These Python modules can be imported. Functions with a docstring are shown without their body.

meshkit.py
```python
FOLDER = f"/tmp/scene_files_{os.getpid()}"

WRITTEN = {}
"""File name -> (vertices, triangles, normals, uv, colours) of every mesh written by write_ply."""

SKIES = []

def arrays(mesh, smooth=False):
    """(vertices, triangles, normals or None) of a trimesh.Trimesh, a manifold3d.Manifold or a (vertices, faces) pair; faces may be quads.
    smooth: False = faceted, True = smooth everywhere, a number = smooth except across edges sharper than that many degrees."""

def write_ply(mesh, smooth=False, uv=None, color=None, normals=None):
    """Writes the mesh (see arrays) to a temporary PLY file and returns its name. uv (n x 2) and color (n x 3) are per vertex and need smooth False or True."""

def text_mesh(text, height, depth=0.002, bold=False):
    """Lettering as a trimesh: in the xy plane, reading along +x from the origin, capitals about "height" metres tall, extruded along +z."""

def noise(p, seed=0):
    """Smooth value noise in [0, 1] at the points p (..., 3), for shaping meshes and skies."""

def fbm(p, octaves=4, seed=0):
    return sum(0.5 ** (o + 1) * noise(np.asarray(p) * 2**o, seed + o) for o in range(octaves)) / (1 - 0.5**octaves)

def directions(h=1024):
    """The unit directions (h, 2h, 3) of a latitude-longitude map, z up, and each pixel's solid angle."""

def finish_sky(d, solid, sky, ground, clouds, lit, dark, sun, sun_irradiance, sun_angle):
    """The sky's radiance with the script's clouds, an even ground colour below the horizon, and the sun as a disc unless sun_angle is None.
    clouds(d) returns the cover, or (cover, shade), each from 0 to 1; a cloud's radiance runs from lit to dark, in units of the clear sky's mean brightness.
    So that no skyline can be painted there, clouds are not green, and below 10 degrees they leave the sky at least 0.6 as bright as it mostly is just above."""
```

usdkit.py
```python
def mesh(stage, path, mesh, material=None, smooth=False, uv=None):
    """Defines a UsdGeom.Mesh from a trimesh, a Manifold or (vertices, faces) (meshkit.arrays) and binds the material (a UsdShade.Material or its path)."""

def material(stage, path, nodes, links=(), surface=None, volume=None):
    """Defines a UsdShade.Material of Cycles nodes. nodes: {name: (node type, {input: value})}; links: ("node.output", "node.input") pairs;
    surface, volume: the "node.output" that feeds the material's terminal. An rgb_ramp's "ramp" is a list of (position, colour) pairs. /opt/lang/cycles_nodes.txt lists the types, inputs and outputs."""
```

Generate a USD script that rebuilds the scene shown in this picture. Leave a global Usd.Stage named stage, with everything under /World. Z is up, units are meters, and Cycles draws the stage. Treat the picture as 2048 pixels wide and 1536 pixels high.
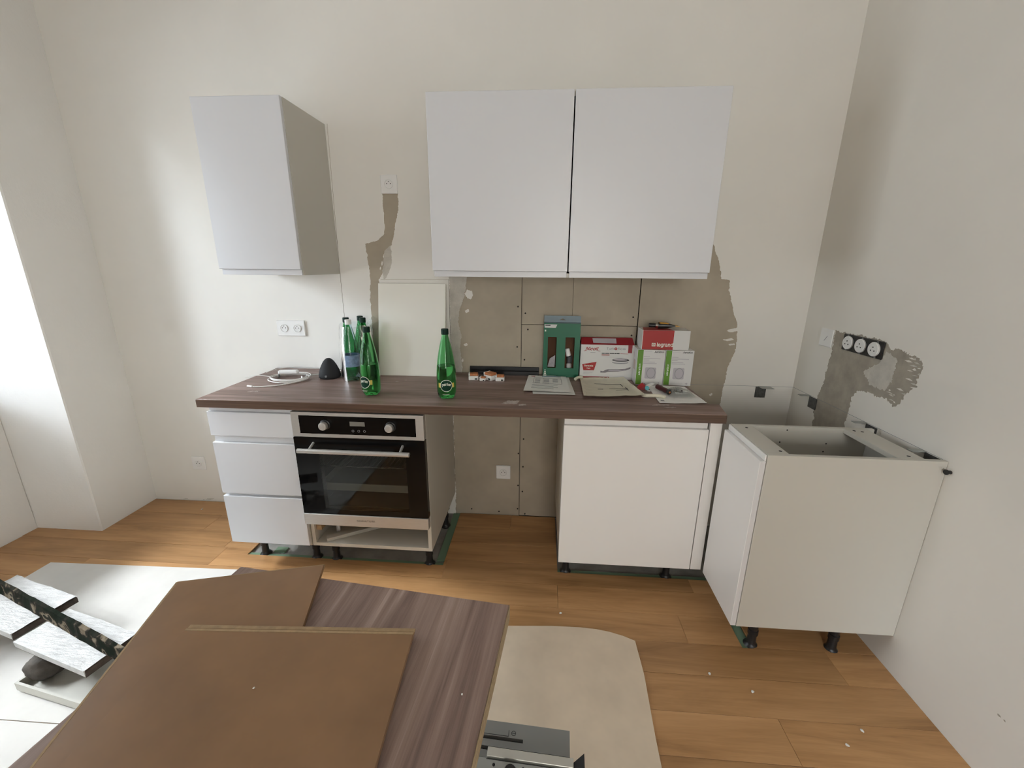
import math, random
import numpy as np, trimesh, usdkit, meshkit
from shapely.geometry import Polygon, box as sbox, LineString, Point
from shapely.ops import unary_union
import shapely.affinity as aff
from pxr import Usd, UsdGeom, UsdLux, UsdShade, Gf, Sdf

random.seed(7); rng = np.random.default_rng(7)
stage = Usd.Stage.CreateInMemory()
UsdGeom.SetStageUpAxis(stage, 'Z'); UsdGeom.SetStageMetersPerUnit(stage, 1.0)
UsdGeom.Xform.Define(stage, '/World'); UsdGeom.Scope.Define(stage, '/World/Looks')

# ------------------------------------------------------------------ camera, daylight, exposure
EXPOSURE = 0.09
cam = UsdGeom.Camera.Define(stage, '/World/camera')
cam.CreateHorizontalApertureAttr(36.0); cam.CreateFocalLengthAttr(14.737); cam.CreateExposureAttr(EXPOSURE)
cam.CreateClippingRangeAttr(Gf.Vec2f(0.02, 200))
EYE = (1.50114, -2.26941, 1.48099)
RT = ((.9974695, .07071184, .00737834), (-.02624428, .26976701, .96256792), (.06607452, -.96032578, .27094014))
cam.AddTransformOp().Set(Gf.Matrix4d(*RT[0], 0, *RT[1], 0, *RT[2], 0, *EYE, 1))

SKY, DAY, REAR, VEIL, HIGH = 1.0, 5.2, 13.2, 9.2, 36.0
dome = UsdLux.DomeLight.Define(stage, '/World/sky')
dome.CreateIntensityAttr(SKY)
usdkit.material(stage, '/World/Looks/overcast', {
    'tc': ('texture_coordinate', {}), 'sx': ('separate_xyz', {}), 'mr': ('map_range', {'from_min': -1.0, 'from_max': 1.0, 'clamp': True}),
    'rp': ('rgb_ramp', {'ramp': [(0, (.10, .10, .10)), (.49, (.16, .16, .155)), (.52, (.62, .66, .70)), (.75, (.95, 1.0, 1.03)), (1, (1.0, 1.05, 1.1))]}),
    'bg': ('background_shader', {'strength': 1.0})},
    [('tc.generated', 'sx.vector'), ('sx.z', 'mr.value'), ('mr.result', 'rp.fac'), ('rp.color', 'bg.color')], surface='bg.background')
# daylight: the glow of the sky outside the window of the left wall and an added fill outside an invented rear window
WIN = [(-1.76, -.353)]                      # y range of the window recess in the left wall
SILL, HEAD = .70, 2.40
RX = (1.35, 2.65)                            # x range of the window added in the rear wall for fill light
def aimed(pos, az, el):                     # light at pos that shines at az degrees from +x towards +y, el degrees downwards
    a, e = math.radians(az), math.radians(el); d = np.array([math.cos(a) * math.cos(e), math.sin(a) * math.cos(e), -math.sin(e)])
    z = -d; x = np.cross([0, 0, 1.0], z); x /= np.linalg.norm(x); y = np.cross(z, x)
    return Gf.Matrix4d(*x, 0, *y, 0, *z, 0, *pos, 1)
for nm, w, h, pos, az, el, inten, col in (('window_daylight', 1.00, 1.62, (-1.64, -.877, 1.55), 0, 0, DAY, (.88, .985, 1.10)),
                                          ('rear_daylight', 1.35, 1.6, (2.0, -5.86, 1.55), 97, 0, REAR, (1.0, .965, .915))):
    L = UsdLux.RectLight.Define(stage, '/World/' + nm)
    L.CreateWidthAttr(w); L.CreateHeightAttr(h); L.CreateIntensityAttr(inten); L.CreateColorAttr(Gf.Vec3f(*col)); L.AddTransformOp().Set(aimed(pos, az, el))

# bright parts of the overcast sky before the left window
for nm, inten, ang, az, el, col in (('bright_cloud', VEIL, 48.0, 55, 24, (.85, .98, 1.14)), ('high_sky', HIGH, 46.0, 3, 59, (.95, .99, 1.03))):
    veil = UsdLux.DistantLight.Define(stage, '/World/' + nm)
    veil.CreateIntensityAttr(inten); veil.CreateAngleAttr(ang); veil.CreateColorAttr(Gf.Vec3f(*col)); veil.AddTransformOp().Set(aimed((0, 0, 0), az, el))

# ------------------------------------------------------------------ helpers
used = {}
def numbered(parent, name):
    k = (parent, name); n = used.get(k, 0); used[k] = n + 1
    return name if n == 0 else f'{name}_{n:03d}'
def _tag(p, label=None, cat=None, group=None, kind=None):
    for k, v in (('label', label), ('category', cat), ('group', group), ('kind', kind)):
        if v: p.SetCustomDataByKey(k, v)
    return p
def thing(name, label=None, cat=None, loc=(0, 0, 0), rz=0, group=None, kind=None):
    x = UsdGeom.Xform.Define(stage, '/World/' + numbered('/World', name))
    x.AddTranslateOp().Set(Gf.Vec3d(*loc))
    if rz: x.AddRotateZOp().Set(rz)
    return _tag(x.GetPrim(), label, cat, group, kind)
def obj(name, mesh, mat, parent=None, smooth=False, label=None, cat=None, group=None, kind=None):
    pp = str(parent.GetPath()) if parent else '/World'
    m = usdkit.mesh(stage, pp + '/' + numbered(pp, name), mesh, mat, smooth)
    return _tag(m.GetPrim(), label, cat, group, kind)
def lone(name, mesh, mat, label, cat, group=None, smooth=False):
    return obj(name, mesh, mat, None, smooth, label, cat, group)
def copy_of(src, loc, rz=0, label=None, group=None, scale=1):
    was = src.GetCustomData()
    x = UsdGeom.Xform.Define(stage, '/World/' + numbered('/World', src.GetName()))
    x.GetPrim().GetReferences().AddInternalReference(src.GetPath())
    x.ClearXformOpOrder()
    x.AddTranslateOp(opSuffix='copy').Set(Gf.Vec3d(*loc)); x.AddRotateZOp(opSuffix='copy').Set(rz)
    if scale != 1: x.AddScaleOp(opSuffix='copy').Set(Gf.Vec3f(scale))
    p = x.GetPrim(); p.SetInstanceable(True)
    return _tag(p, label or was.get('label'), was.get('category'), group or was.get('group'))

J = trimesh.util.concatenate
def bx(x0, x1, y0, y1, z0, z1, b=0):
    x0, x1 = min(x0, x1), max(x0, x1); y0, y1 = min(y0, y1), max(y0, y1); z0, z1 = min(z0, z1), max(z0, z1)
    if b <= 0:
        m = trimesh.creation.box([x1 - x0, y1 - y0, z1 - z0]); m.apply_translation([(x0 + x1) / 2, (y0 + y1) / 2, (z0 + z1) / 2]); return m
    b = min(b, .45 * min(x1 - x0, y1 - y0, z1 - z0)); P = []
    for X, sx in ((x0, 1), (x1, -1)):
        for Y, sy in ((y0, 1), (y1, -1)):
            for Z, sz in ((z0, 1), (z1, -1)):
                P += [(X, Y + sy * b, Z + sz * b), (X + sx * b, Y, Z + sz * b), (X + sx * b, Y + sy * b, Z)]
    return trimesh.convex.convex_hull(np.array(P))
def hull(pts): return trimesh.convex.convex_hull(np.array(pts, float))
def cyl(p0, p1, r, n=20, r1=None):
    p0, p1 = np.array(p0, float), np.array(p1, float); L = np.linalg.norm(p1 - p0)
    m = lathe([(0, 0), (r, 0), (r if r1 is None else r1, L), (0, L)], n)
    m.apply_transform(trimesh.geometry.align_vectors([0, 0, 1], (p1 - p0) / L)); m.apply_translation(p0); return m
def lathe(prof, n=32):
    prof = np.array(prof, float); a = np.arange(n) * 2 * np.pi / n; V, F, ring = [], [], []
    for r, z in prof:
        if r < 1e-9: ring.append((len(V), 1)); V.append((0, 0, z))
        else: ring.append((len(V), n)); V += [(r * math.cos(t), r * math.sin(t), z) for t in a]
    for (i, c), (j, d) in zip(ring[:-1], ring[1:]):
        for k in range(n):
            k2 = (k + 1) % n
            if c == n and d == n: F += [(i + k, i + k2, j + k2), (i + k, j + k2, j + k)]
            elif c == n: F.append((i + k, i + k2, j))
            elif d == n: F.append((i, j + k2, j + k))
    return trimesh.Trimesh(V, F, process=False)
def tube(path, r, n=8):
    p = np.array(path, float); t = np.gradient(p, axis=0); t /= np.linalg.norm(t, axis=1)[:, None] + 1e-12
    a = np.cross(t, [0, 0, 1.0]); bad = np.linalg.norm(a, axis=1) < 1e-3; a[bad] = [1, 0, 0]; a /= np.linalg.norm(a, axis=1)[:, None]
    b = np.cross(a, t); an = np.arange(n) * 2 * np.pi / n
    V = (p[:, None] + r * (np.cos(an)[None, :, None] * a[:, None] + np.sin(an)[None, :, None] * b[:, None])).reshape(-1, 3); F = []
    for i in range(len(p) - 1):
        for k in range(n):
            k2 = (k + 1) % n; F += [(i * n + k, (i + 1) * n + k, (i + 1) * n + k2), (i * n + k, (i + 1) * n + k2, i * n + k2)]
    V = np.vstack([V, p[0], p[-1]]); m = len(V)
    for k in range(n):
        k2 = (k + 1) % n; F += [(m - 2, k, k2), (m - 1, (len(p) - 1) * n + k2, (len(p) - 1) * n + k)]
    M = trimesh.Trimesh(V, F, process=False); M.fix_normals(); return M
def spline(pts, n=60):
    from scipy.interpolate import CubicSpline
    pts = np.array(pts, float); s = np.r_[0, np.cumsum(np.linalg.norm(np.diff(pts, axis=0), axis=1))]
    return CubicSpline(s, pts)(np.linspace(0, s[-1], n))
def ext(poly, h):
    gs = getattr(poly, 'geoms', [poly])
    return J([trimesh.creation.extrude_polygon(g, h, engine='earcut') for g in gs if g.area > 1e-9])
def stand(m, y0):                       # xy drawing -> upright, reading from -y; extrusion grows towards the room from y0
    v = m.vertices.copy(); m = m.copy(); m.vertices = np.c_[v[:, 0], y0 - v[:, 2], v[:, 1]]; return m
def stand_x(m, x0):                     # drawing (a = -y, b = z) -> on the right wall, facing -x
    v = m.vertices.copy(); m = m.copy(); m.vertices = np.c_[x0 - v[:, 2], -v[:, 0], v[:, 1]]; return m
def slab(poly, z0, z1, b=.002):         # plate with a bevelled top edge
    P = np.array(poly, float); Q = Polygon(P)
    if not Q.exterior.is_ccw: P = P[::-1]; Q = Polygon(P)
    n = len(P); q = []
    for i in range(n):
        d0 = P[i] - P[i - 1]; d1 = P[(i + 1) % n] - P[i]; d0 /= np.linalg.norm(d0); d1 /= np.linalg.norm(d1)
        n0, n1 = np.array([-d0[1], d0[0]]), np.array([-d1[1], d1[0]]); q.append(P[i] + b * (n0 + n1) / max(.3, 1 + n0 @ n1))
    q = np.array(q); V = np.vstack([np.c_[P, np.full(n, z0)], np.c_[P, np.full(n, z1 - b)], np.c_[q, np.full(n, z1)]]); F = []
    for r in (0, 1):
        for i in range(n):
            j = (i + 1) % n; F += [(r * n + i, r * n + j, r * n + n + j), (r * n + i, r * n + n + j, r * n + n + i)]
    _, T = trimesh.creation.triangulate_polygon(Q, engine='earcut')
    vv = trimesh.creation.triangulate_polygon(Q, engine='earcut')[0]
    idx = [int(np.argmin(((P - v) ** 2).sum(1))) for v in vv]
    for t in T:
        a, c, e = (idx[k] for k in t)
        if np.cross(P[c] - P[a], P[e] - P[a]) < 0: c, e = e, c
        F += [(2 * n + a, 2 * n + c, 2 * n + e), (a, e, c)]
    return trimesh.Trimesh(V, F, process=False)
def ragged(pts, amp=.006, step=.008, seed=0, freq=40):
    step = min(step, .0045)
    ring = Polygon(pts).exterior; L = ring.length; n = max(12, int(L / step)); out = []
    for i in range(n):
        p = ring.interpolate(i * L / n); q = ring.interpolate((i * L / n + .002) % L); d = np.array([q.x - p.x, q.y - p.y]); d /= np.linalg.norm(d) + 1e-12
        k = meshkit.fbm(np.array([[p.x * freq, p.y * freq, seed * 7.3]]), 4, seed)[0] - .5
        k += .55 * (meshkit.noise(np.array([[p.x * freq * 6, p.y * freq * 6, seed * 3.1]]), seed + 9)[0] - .5)
        out.append((p.x + d[1] * k * 2 * amp, p.y - d[0] * k * 2 * amp))
    return Polygon(out).buffer(0)
def text(s, h, bold=False, d=.0004, shear=0, maxw=None):
    m = meshkit.text_mesh(s, h, d, bold); v = m.vertices.copy()
    if maxw: v[:, 0] *= maxw / (v[:, 0].max() - v[:, 0].min())
    v[:, 0] += shear * v[:, 1]; m.vertices = v; return m
def moved(m, x=0, y=0, z=0):
    m = m.copy(); m.apply_translation([x, y, z]); return m
def turn(m, ax, deg, pt=(0, 0, 0)):
    m = m.copy(); m.apply_transform(trimesh.transformations.rotation_matrix(math.radians(deg), ax, pt)); return m

# ------------------------------------------------------------------ materials
def srgb(r, g, b): return tuple((c / 255 / 12.92 if c / 255 <= .04045 else ((c / 255 + .055) / 1.055) ** 2.4) for c in (r, g, b))
def mat(name, col, rough=.5, metal=0.0, var=0.0, vscale=6, stretch=(1, 1, 1), bump=0.0, bscale=60, bdist=.002, rnd=0.0, **kw):
    nodes = {'p': ('principled_bsdf', {'base_color': col, 'roughness': rough, 'metallic': metal, **kw})}; links = []
    if var or bump or rnd: nodes['g'] = ('geometry', {}); nodes['mp'] = ('mapping', {'scale': stretch}); links.append(('g.position', 'mp.vector'))
    if var:
        nodes['n'] = ('noise_texture', {'scale': vscale, 'detail': 6, 'roughness': .6})
        lo = tuple(max(0, c * (1 - var)) for c in col); hi = tuple(min(1, c * (1 + var)) for c in col)
        nodes['r'] = ('rgb_ramp', {'ramp': [(.3, lo), (.7, hi)]})
        links += [('mp.vector', 'n.vector'), ('n.fac', 'r.fac'), ('r.color', 'p.base_color')]
    if bump:
        nodes['bn'] = ('noise_texture', {'scale': bscale, 'detail': 5, 'roughness': .6}); nodes['b'] = ('bump', {'strength': bump, 'distance': bdist})
        links += [('mp.vector', 'bn.vector'), ('bn.fac', 'b.height'), ('b.normal', 'p.normal')]
    return usdkit.material(stage, '/World/Looks/' + name, nodes, links, surface='p.BSDF')
def wood(name, ramp, rough, along, rz=0, scale=1.0, rnd=True, tone=.25, spec=.4):
    """along: (length, across) frequency of the grain, which runs along x turned by rz degrees"""
    nodes = {'g': ('geometry', {}), 'rot': ('mapping', {'rotation': (0, 0, -math.radians(rz))}), 'oi': ('object_info', {}),
             'off': ('vector_math', {'math_type': 'multiply_add', 'vector2': (3.7, 9.1, 5.3)}), 'wv': ('combine_xyz', {}),
             'sc': ('mapping', {'scale': (along[0] * scale, along[1] * scale, along[1] * scale)}),
             'n1': ('noise_texture', {'scale': 1.0, 'detail': 8, 'roughness': .62, 'distortion': .7}),
             'sc2': ('mapping', {'scale': (along[0] * scale * 2.5, along[1] * scale * 7, along[1] * scale * 7)}),
             'n2': ('noise_texture', {'scale': 1.0, 'detail': 5, 'roughness': .7}),
             'mx': ('math', {'math_type': 'multiply_add', 'value2': .35}), 'sb': ('math', {'math_type': 'subtract', 'value2': .175}),
             'r': ('rgb_ramp', {'ramp': ramp}), 'tn': ('map_range', {'to_min': 1 - tone, 'to_max': 1 + tone * .6}), 'tv': ('combine_color', {}),
             'ml': ('mix', {'mix_type': 'multiply', 'fac': 1.0}),
             'b': ('bump', {'strength': .15, 'distance': .001}), 'p': ('principled_bsdf', {'roughness': rough, 'specular_ior_level': spec})}
    links = [('g.position', 'rot.vector'), ('oi.random', 'wv.x'), ('oi.random', 'wv.y'), ('oi.random', 'wv.z'), ('wv.vector', 'off.vector1'), ('rot.vector', 'off.vector3')]
    src = 'off.vector' if rnd else 'rot.vector'
    links += [(src, 'sc.vector'), ('sc.vector', 'n1.vector'), (src, 'sc2.vector'), ('sc2.vector', 'n2.vector'), ('n2.fac', 'mx.value1'), ('n1.fac', 'mx.value3'),
              ('mx.value', 'sb.value1'), ('sb.value', 'r.fac'), ('r.color', 'ml.color1'), ('n2.fac', 'b.height'), ('b.normal', 'p.normal')]
    if rnd:
        links += [('oi.random', 'tn.value'), ('tn.result', 'tv.r'), ('tn.result', 'tv.g'), ('tn.result', 'tv.b'), ('tv.color', 'ml.color2'), ('ml.color', 'p.base_color')]
    else: links += [('r.color', 'p.base_color')]
    return usdkit.material(stage, '/World/Looks/' + name, nodes, links, surface='p.BSDF')
def clear(name, tint, rough=.03, ior=1.45, keep=0.0):
    return usdkit.material(stage, '/World/Looks/' + name, {'t': ('transparent_bsdf', {'color': tint}), 'g': ('glossy_bsdf', {'color': (1, 1, 1), 'roughness': rough}),
        'f': ('fresnel', {'IOR': ior}), 'm': ('mix_closure', {})}, [('f.fac', 'm.fac'), ('t.BSDF', 'm.closure1'), ('g.BSDF', 'm.closure2')], surface='m.closure')

PAINT = mat('wall_paint', (.79, .765, .715), .85, var=.02, vscale=2.5, bump=.25, bscale=45, bdist=.0015)
PAINT_L = mat('wall_paint_rough', (.81, .79, .755), .85, var=.02, vscale=3, bump=.45, bscale=70, bdist=.002)
PAINT_R = mat('wall_paint_dull', (.79, .755, .69), .85, var=.02, vscale=2.5, bump=.25, bscale=45, bdist=.0015)
CEIL = mat('ceiling_paint', (.80, .79, .76), .9)
BOARD = mat('bare_plasterboard', (.42, .365, .285), .9, var=.10, vscale=5, bump=.2, bscale=90, bdist=.001)
PLASTER = mat('bare_plaster', (.37, .33, .27), .9, var=.16, vscale=14, bump=.5, bscale=60, bdist=.002)
SMEAR = mat('filler_smear', (.56, .53, .47), .9, var=.12, vscale=22, bump=.6, bscale=60, bdist=.002)
JOINT = mat('open_joint', (.03, .025, .02), .9)
CONCRETE = mat('concrete', (.30, .29, .27), .9, var=.25, vscale=9, bump=.4, bscale=60)
FOAM = mat('green_underlay', (.17, .27, .18), .8)
OAK = wood('oak_laminate', [(.22, (0.226, 0.112, 0.043)), (.42, (0.397, 0.210, 0.086)), (.6, (0.510, 0.282, 0.123)), (.8, (0.583, 0.338, 0.159))], .42, (1.1, 9), tone=.16)
WORKTOP = wood('dark_worktop', [(.25, (0.096, 0.059, 0.049)), (.45, (0.202, 0.131, 0.109)), (.6, (0.288, 0.196, 0.169)), (.8, (0.403, 0.284, 0.252))], .45, (1.6, 22), rnd=False)
WORKTOP2 = wood('dark_worktop_offcut', [(.25, (0.124, 0.079, 0.067)), (.42, (0.251, 0.168, 0.139)), (.58, (0.341, 0.239, 0.199)), (.78, (0.568, 0.431, 0.371))], .5, (1.3, 20), rz=-95, rnd=False)
EDGEW = wood('worktop_edge', [(.25, (.050, .028, .018)), (.45, (.098, .056, .036)), (.6, (.135, .082, .056)), (.8, (.19, .125, .09))], .45, (1.2, 60), rnd=False)  # same laminate, coloured darker and browner to show the front less lit
CHIP = mat('chipboard_edge', (.36, .27, .16), .9, var=.25, vscale=120)
FRONT = mat('matt_white_front', (.665, .67, .69), .36, specular_ior_level=.5)
FRONT2 = mat('bare_white_front', (.83, .81, .785), .30, specular_ior_level=.5)  # right-hand fronts painted lighter, in place of stronger light falling on them
CARC = mat('white_carcass', (.56, .535, .475), .4)
EDGE = mat('white_front_edge', (.70, .69, .69), .4)
BLACKP = mat('black_plastic', (.012, .012, .013), .38)
WHITEP = mat('white_plastic', (.82, .81, .79), .3)
WHITEP2 = mat('white_insert', (.79, .78, .76), .35)
DARK = mat('dark_hole', (.01, .01, .01), .8)
STEEL = mat('brushed_steel', (.56, .545, .525), .5, .75, var=.06, vscale=30, stretch=(1, 1, 30))
CHROME = mat('chrome', (.75, .75, .75), .12, 1.0)
GLASSBLK = mat('black_glass', (.005, .005, .0055), .04, specular_ior_level=.22)
ENAMEL = mat('grey_enamel', (.30, .31, .31), .35)
LCD = mat('lcd_display', (.20, .19, .17), .3)
OVENPANE = clear('oven_pane', (.66, .67, .66), .02, 1.3)
PANE = clear('window_glass', (.96, .97, .97), .0, 1.45)
FRAME = mat('window_frame_paint', (.80, .80, .80), .4)
MDF = mat('hardboard', (.275, .152, .073), .33, var=.14, vscale=7, bump=.1, bscale=120, bdist=.0006)
MDFE = mat('hardboard_edge', (.42, .29, .16), .8, var=.15, vscale=60)
SHEETW = mat('white_floor_sheet', (.69, .675, .645), .7, var=.05, vscale=6)
SHEETB = mat('beige_floor_sheet', (.68, .56, .425), .75, var=.07, vscale=7)
ANGLE = mat('dark_metal_bracket', (.10, .10, .095), .5, .4, var=.3, vscale=80)
LEANB = mat('ivory_panel', (.82, .80, .73), .45)
def glassy(name, col, ior, rough=0.02): return mat(name, col, rough, transmission_weight=1.0, ior=ior)
PET = glassy('green_bottle', (.42, .80, .50), 1.22, .04)
PETW = glassy('green_bottle_water', (.55, .90, .62), 1.30, .02)
PETC = glassy('clear_blue_bottle', (.80, .88, .92), 1.2, .03)
DGREEN = mat('dark_green_label', (.006, .040, .022), .6, specular_ior_level=.15)
DGREENP = mat('dark_green_plastic', (.004, .024, .016), .5, specular_ior_level=.2)
YEL = mat('yellow_band', (.55, .45, .07), .4)
PALE = mat('pale_print', (.72, .76, .66), .4)
BLUEL = mat('blue_label', (.25, .34, .52), .5, var=.3, vscale=60)
FILM = clear('plastic_film', (.88, .91, .91), .16, 1.45)
FABRIC = mat('black_fabric', (.010, .010, .011), .75, bump=.3, bscale=400, bdist=.0006)
GREYP = mat('grey_plastic', (.18, .18, .18), .4)
CORD = mat('white_cord', (.80, .78, .75), .4)
PAPER = mat('white_paper', (.84, .83, .80), .8, var=.03)
PAPERY = mat('cream_wrapper', (.68, .64, .51), .55, var=.08, vscale=20)
INK = mat('grey_print', (.30, .30, .31), .7)
INKD = mat('black_print', (.05, .05, .05), .6)
TEAL = mat('teal_print', (.18, .30, .34), .7)
ORANGE = mat('orange_print', (.62, .22, .07), .6)
REDP = mat('red_print', (.36, .014, .012), .5)
REDC = mat('crimson_print', (.27, .010, .018), .5)
BOXW = mat('white_card', (.66, .65, .63), .6)
BOXG = mat('green_card', (.005, .125, .060), .45)
BOXH = mat('bluegrey_card', (.20, .26, .29), .55)
BROWNC = mat('brown_card', (.10, .045, .020), .85)
LIME = mat('lime_print', (.115, .27, .020), .5)
LILAC = mat('lilac_print', (.46, .43, .46), .6)
STAIN = mat('stained_batten', (.055, .050, .042), .85, var=.9, vscale=26, bump=.6, bscale=60)
usdkit.material(stage, '/World/Looks/spattered_wood', {'g': ('geometry', {}), 'n': ('noise_texture', {'scale': 16, 'detail': 3, 'roughness': .5, 'distortion': .8}),
    'r': ('rgb_ramp', {'ramp': [(.40, (.006, .010, .005)), (.52, (.022, .019, .014)), (.57, (.16, .13, .09)), (.64, (.24, .20, .15)), (.67, (.02, .02, .015))]}),
    'b': ('bump', {'strength': .5, 'distance': .003}), 'p': ('principled_bsdf', {'roughness': .9, 'specular_ior_level': .1})},
    [('g.position', 'n.vector'), ('n.fac', 'r.fac'), ('r.color', 'p.base_color'), ('n.fac', 'b.height'), ('b.normal', 'p.normal')], surface='p.BSDF')
SPATTER = UsdShade.Material.Get(stage, '/World/Looks/spattered_wood')
CAKED = mat('plaster_caked_board', (.62, .62, .615), .45, var=.16, vscale=18, stretch=(1, 3, 1), bump=.9, bscale=35, bdist=.004)
CAKEDE = mat('plaster_caked_board_edge', (.075, .058, .048), .85, var=.5, vscale=40)
CLAY = mat('dark_mortar', (.075, .065, .055), .8, var=.35, vscale=25, bump=.6, bscale=40, bdist=.005)
TRAYM = mat('white_tray', (.58, .57, .52), .5)
TOOLG = mat('tool_grey', (.235, .235, .225), .42, bump=.05, bscale=200)
ALU = mat('aluminium', (.62, .61, .56), .35, .85)
ALUD = mat('grey_alloy_plate', (.36, .37, .35), .4, .5)
PINE = mat('trestle_pine', (.42, .29, .16), .7, var=.2, vscale=8, stretch=(1, 1, 6))
TURQ = mat('turquoise_plastic', (.10, .42, .48), .4)
GLUEY = mat('yellow_tube_print', (.55, .28, .04), .45)
MAROON = mat('maroon_handle', (.06, .008, .010), .35)

# ------------------------------------------------------------------ dimensions of the kitchen
XR, XL, XN = 2.8616, -.9807, -1.38          # right wall, left pier face, window apron face
YP, YREAR, ZC = -.353, -5.6, 3.0
ZT, ZB, ZLEG = .9024, .8644, .1445           # worktop top, underside, bottom of the units
D = .582                                    # front plane of the base units
U0, U1 = 1.433, 2.148

# ------------------------------------------------------------------ setting
wb = thing('wall_back', 'white painted back wall with bare plasterboard behind the kitchen', kind='structure')
obj('masonry', bx(-1.62, XR + .2, .014, .16, -.05, ZC), JOINT, wb)
# plasterboard sheets (12 mm) with open joints between them
xs = [(-1.62, .408), (.411, 1.0), (1.003, 1.3925)]
for a, b in xs: obj('plasterboard', bx(a, b, .0015, .014, -.01, ZC, .0008), BOARD, wb)
obj('plasterboard', bx(1.3955, 1.664, .0015, .014, 1.1785, ZC, .0008), BOARD, wb)
obj('plasterboard', bx(1.6655, 2.0085, .0015, .014, 1.1785, ZC, .0008), BOARD, wb)
obj('plasterboard', bx(1.3955, 2.0085, .0015, .014, .0, 1.1755, .0008), BOARD, wb)
obj('plasterboard', bx(2.0135, XR + .19, .0015, .014, -.01, ZC, .0008), BOARD, wb)
chase = [(.672, 1.86), (.755, 1.86), (.753, 1.754), (.735, 1.70), (.728, 1.66), (.702, 1.583), (.684, 1.56), (.667, 1.557), (.66, 1.50), (.645, 1.44), (.622, 1.403), (.62, 1.324), (.63, 1.15), (.63, .86), (.56, .86), (.563, 1.15), (.566, 1.323), (.576, 1.403), (.572, 1.481),
         (.566, 1.544), (.559, 1.59), (.60, 1.596), (.631, 1.607), (.65, 1.62), (.668, 1.632), (.674, 1.681), (.674, 1.754)]
bare = [(1.10, 1.62), (1.091, 1.418), (1.083, 1.329), (1.054, 1.249), (1.042, 1.195), (1.061, 1.113), (1.048, 1.029), (1.065, .929), (1.06, .866), (1.003, .86), (1.003, -.01),
        (2.49, -.01), (2.495, .758), (2.498, .867), (2.505, .909), (2.505, .964), (2.532, 1.047), (2.534, 1.087), (2.529, 1.154), (2.521, 1.193), (2.495, 1.265), (2.472, 1.321), (2.455, 1.371), (2.45, 1.421), (2.41, 1.425), (2.40, 1.47), (2.385, 1.518), (2.36, 1.559), (2.33, 1.64)]
skim = sbox(-1.62, -.01, XR + .19, ZC)
cut = unary_union([ragged(chase, .005, .006, 3, 60), ragged(bare, .008, .007, 5, 35)])
slits = unary_union([LineString([(.4195, 2.15), (.4095, 1.5), (.4085, .86)]).buffer(.0011), LineString([(.632, 1.4075), (1.003, 1.4075), (1.0015, .86)]).buffer(.0010),
                     LineString([(.96, 1.4075), (1.03, 1.4075)]).buffer(.0008)])
isl = unary_union([ragged([(1.085, 1.335), (1.10, 1.355), (1.128, 1.352), (1.13, 1.325), (1.118, 1.305), (1.10, 1.315)], .005, .004, 11, 60)] +
                  [ragged([(a, b), (a + w, b + h), (a + w * 1.3, b - h * .2), (a + w * .4, b - h)], .003, .003, 20 + i, 90)
                   for i, (a, b, w, h) in enumerate([(2.47, 1.165, .05, .012), (2.46, 1.115, .045, .008), (2.49, 1.09, .03, .006), (2.43, .81, .014, .01), (1.085, 1.245, .02, .012), (1.075, 1.06, .018, .01),
                                                    (.653, 1.525, .012, .02), (.64, 1.49, .008, .014), (.63, 1.465, .007, .01), (1.06, .97, .01, .012)])])
skim = skim.difference(cut).difference(slits).union(isl)
obj('paint_skim', stand(ext(skim, .0009), .0015), PAINT, wb)
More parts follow.
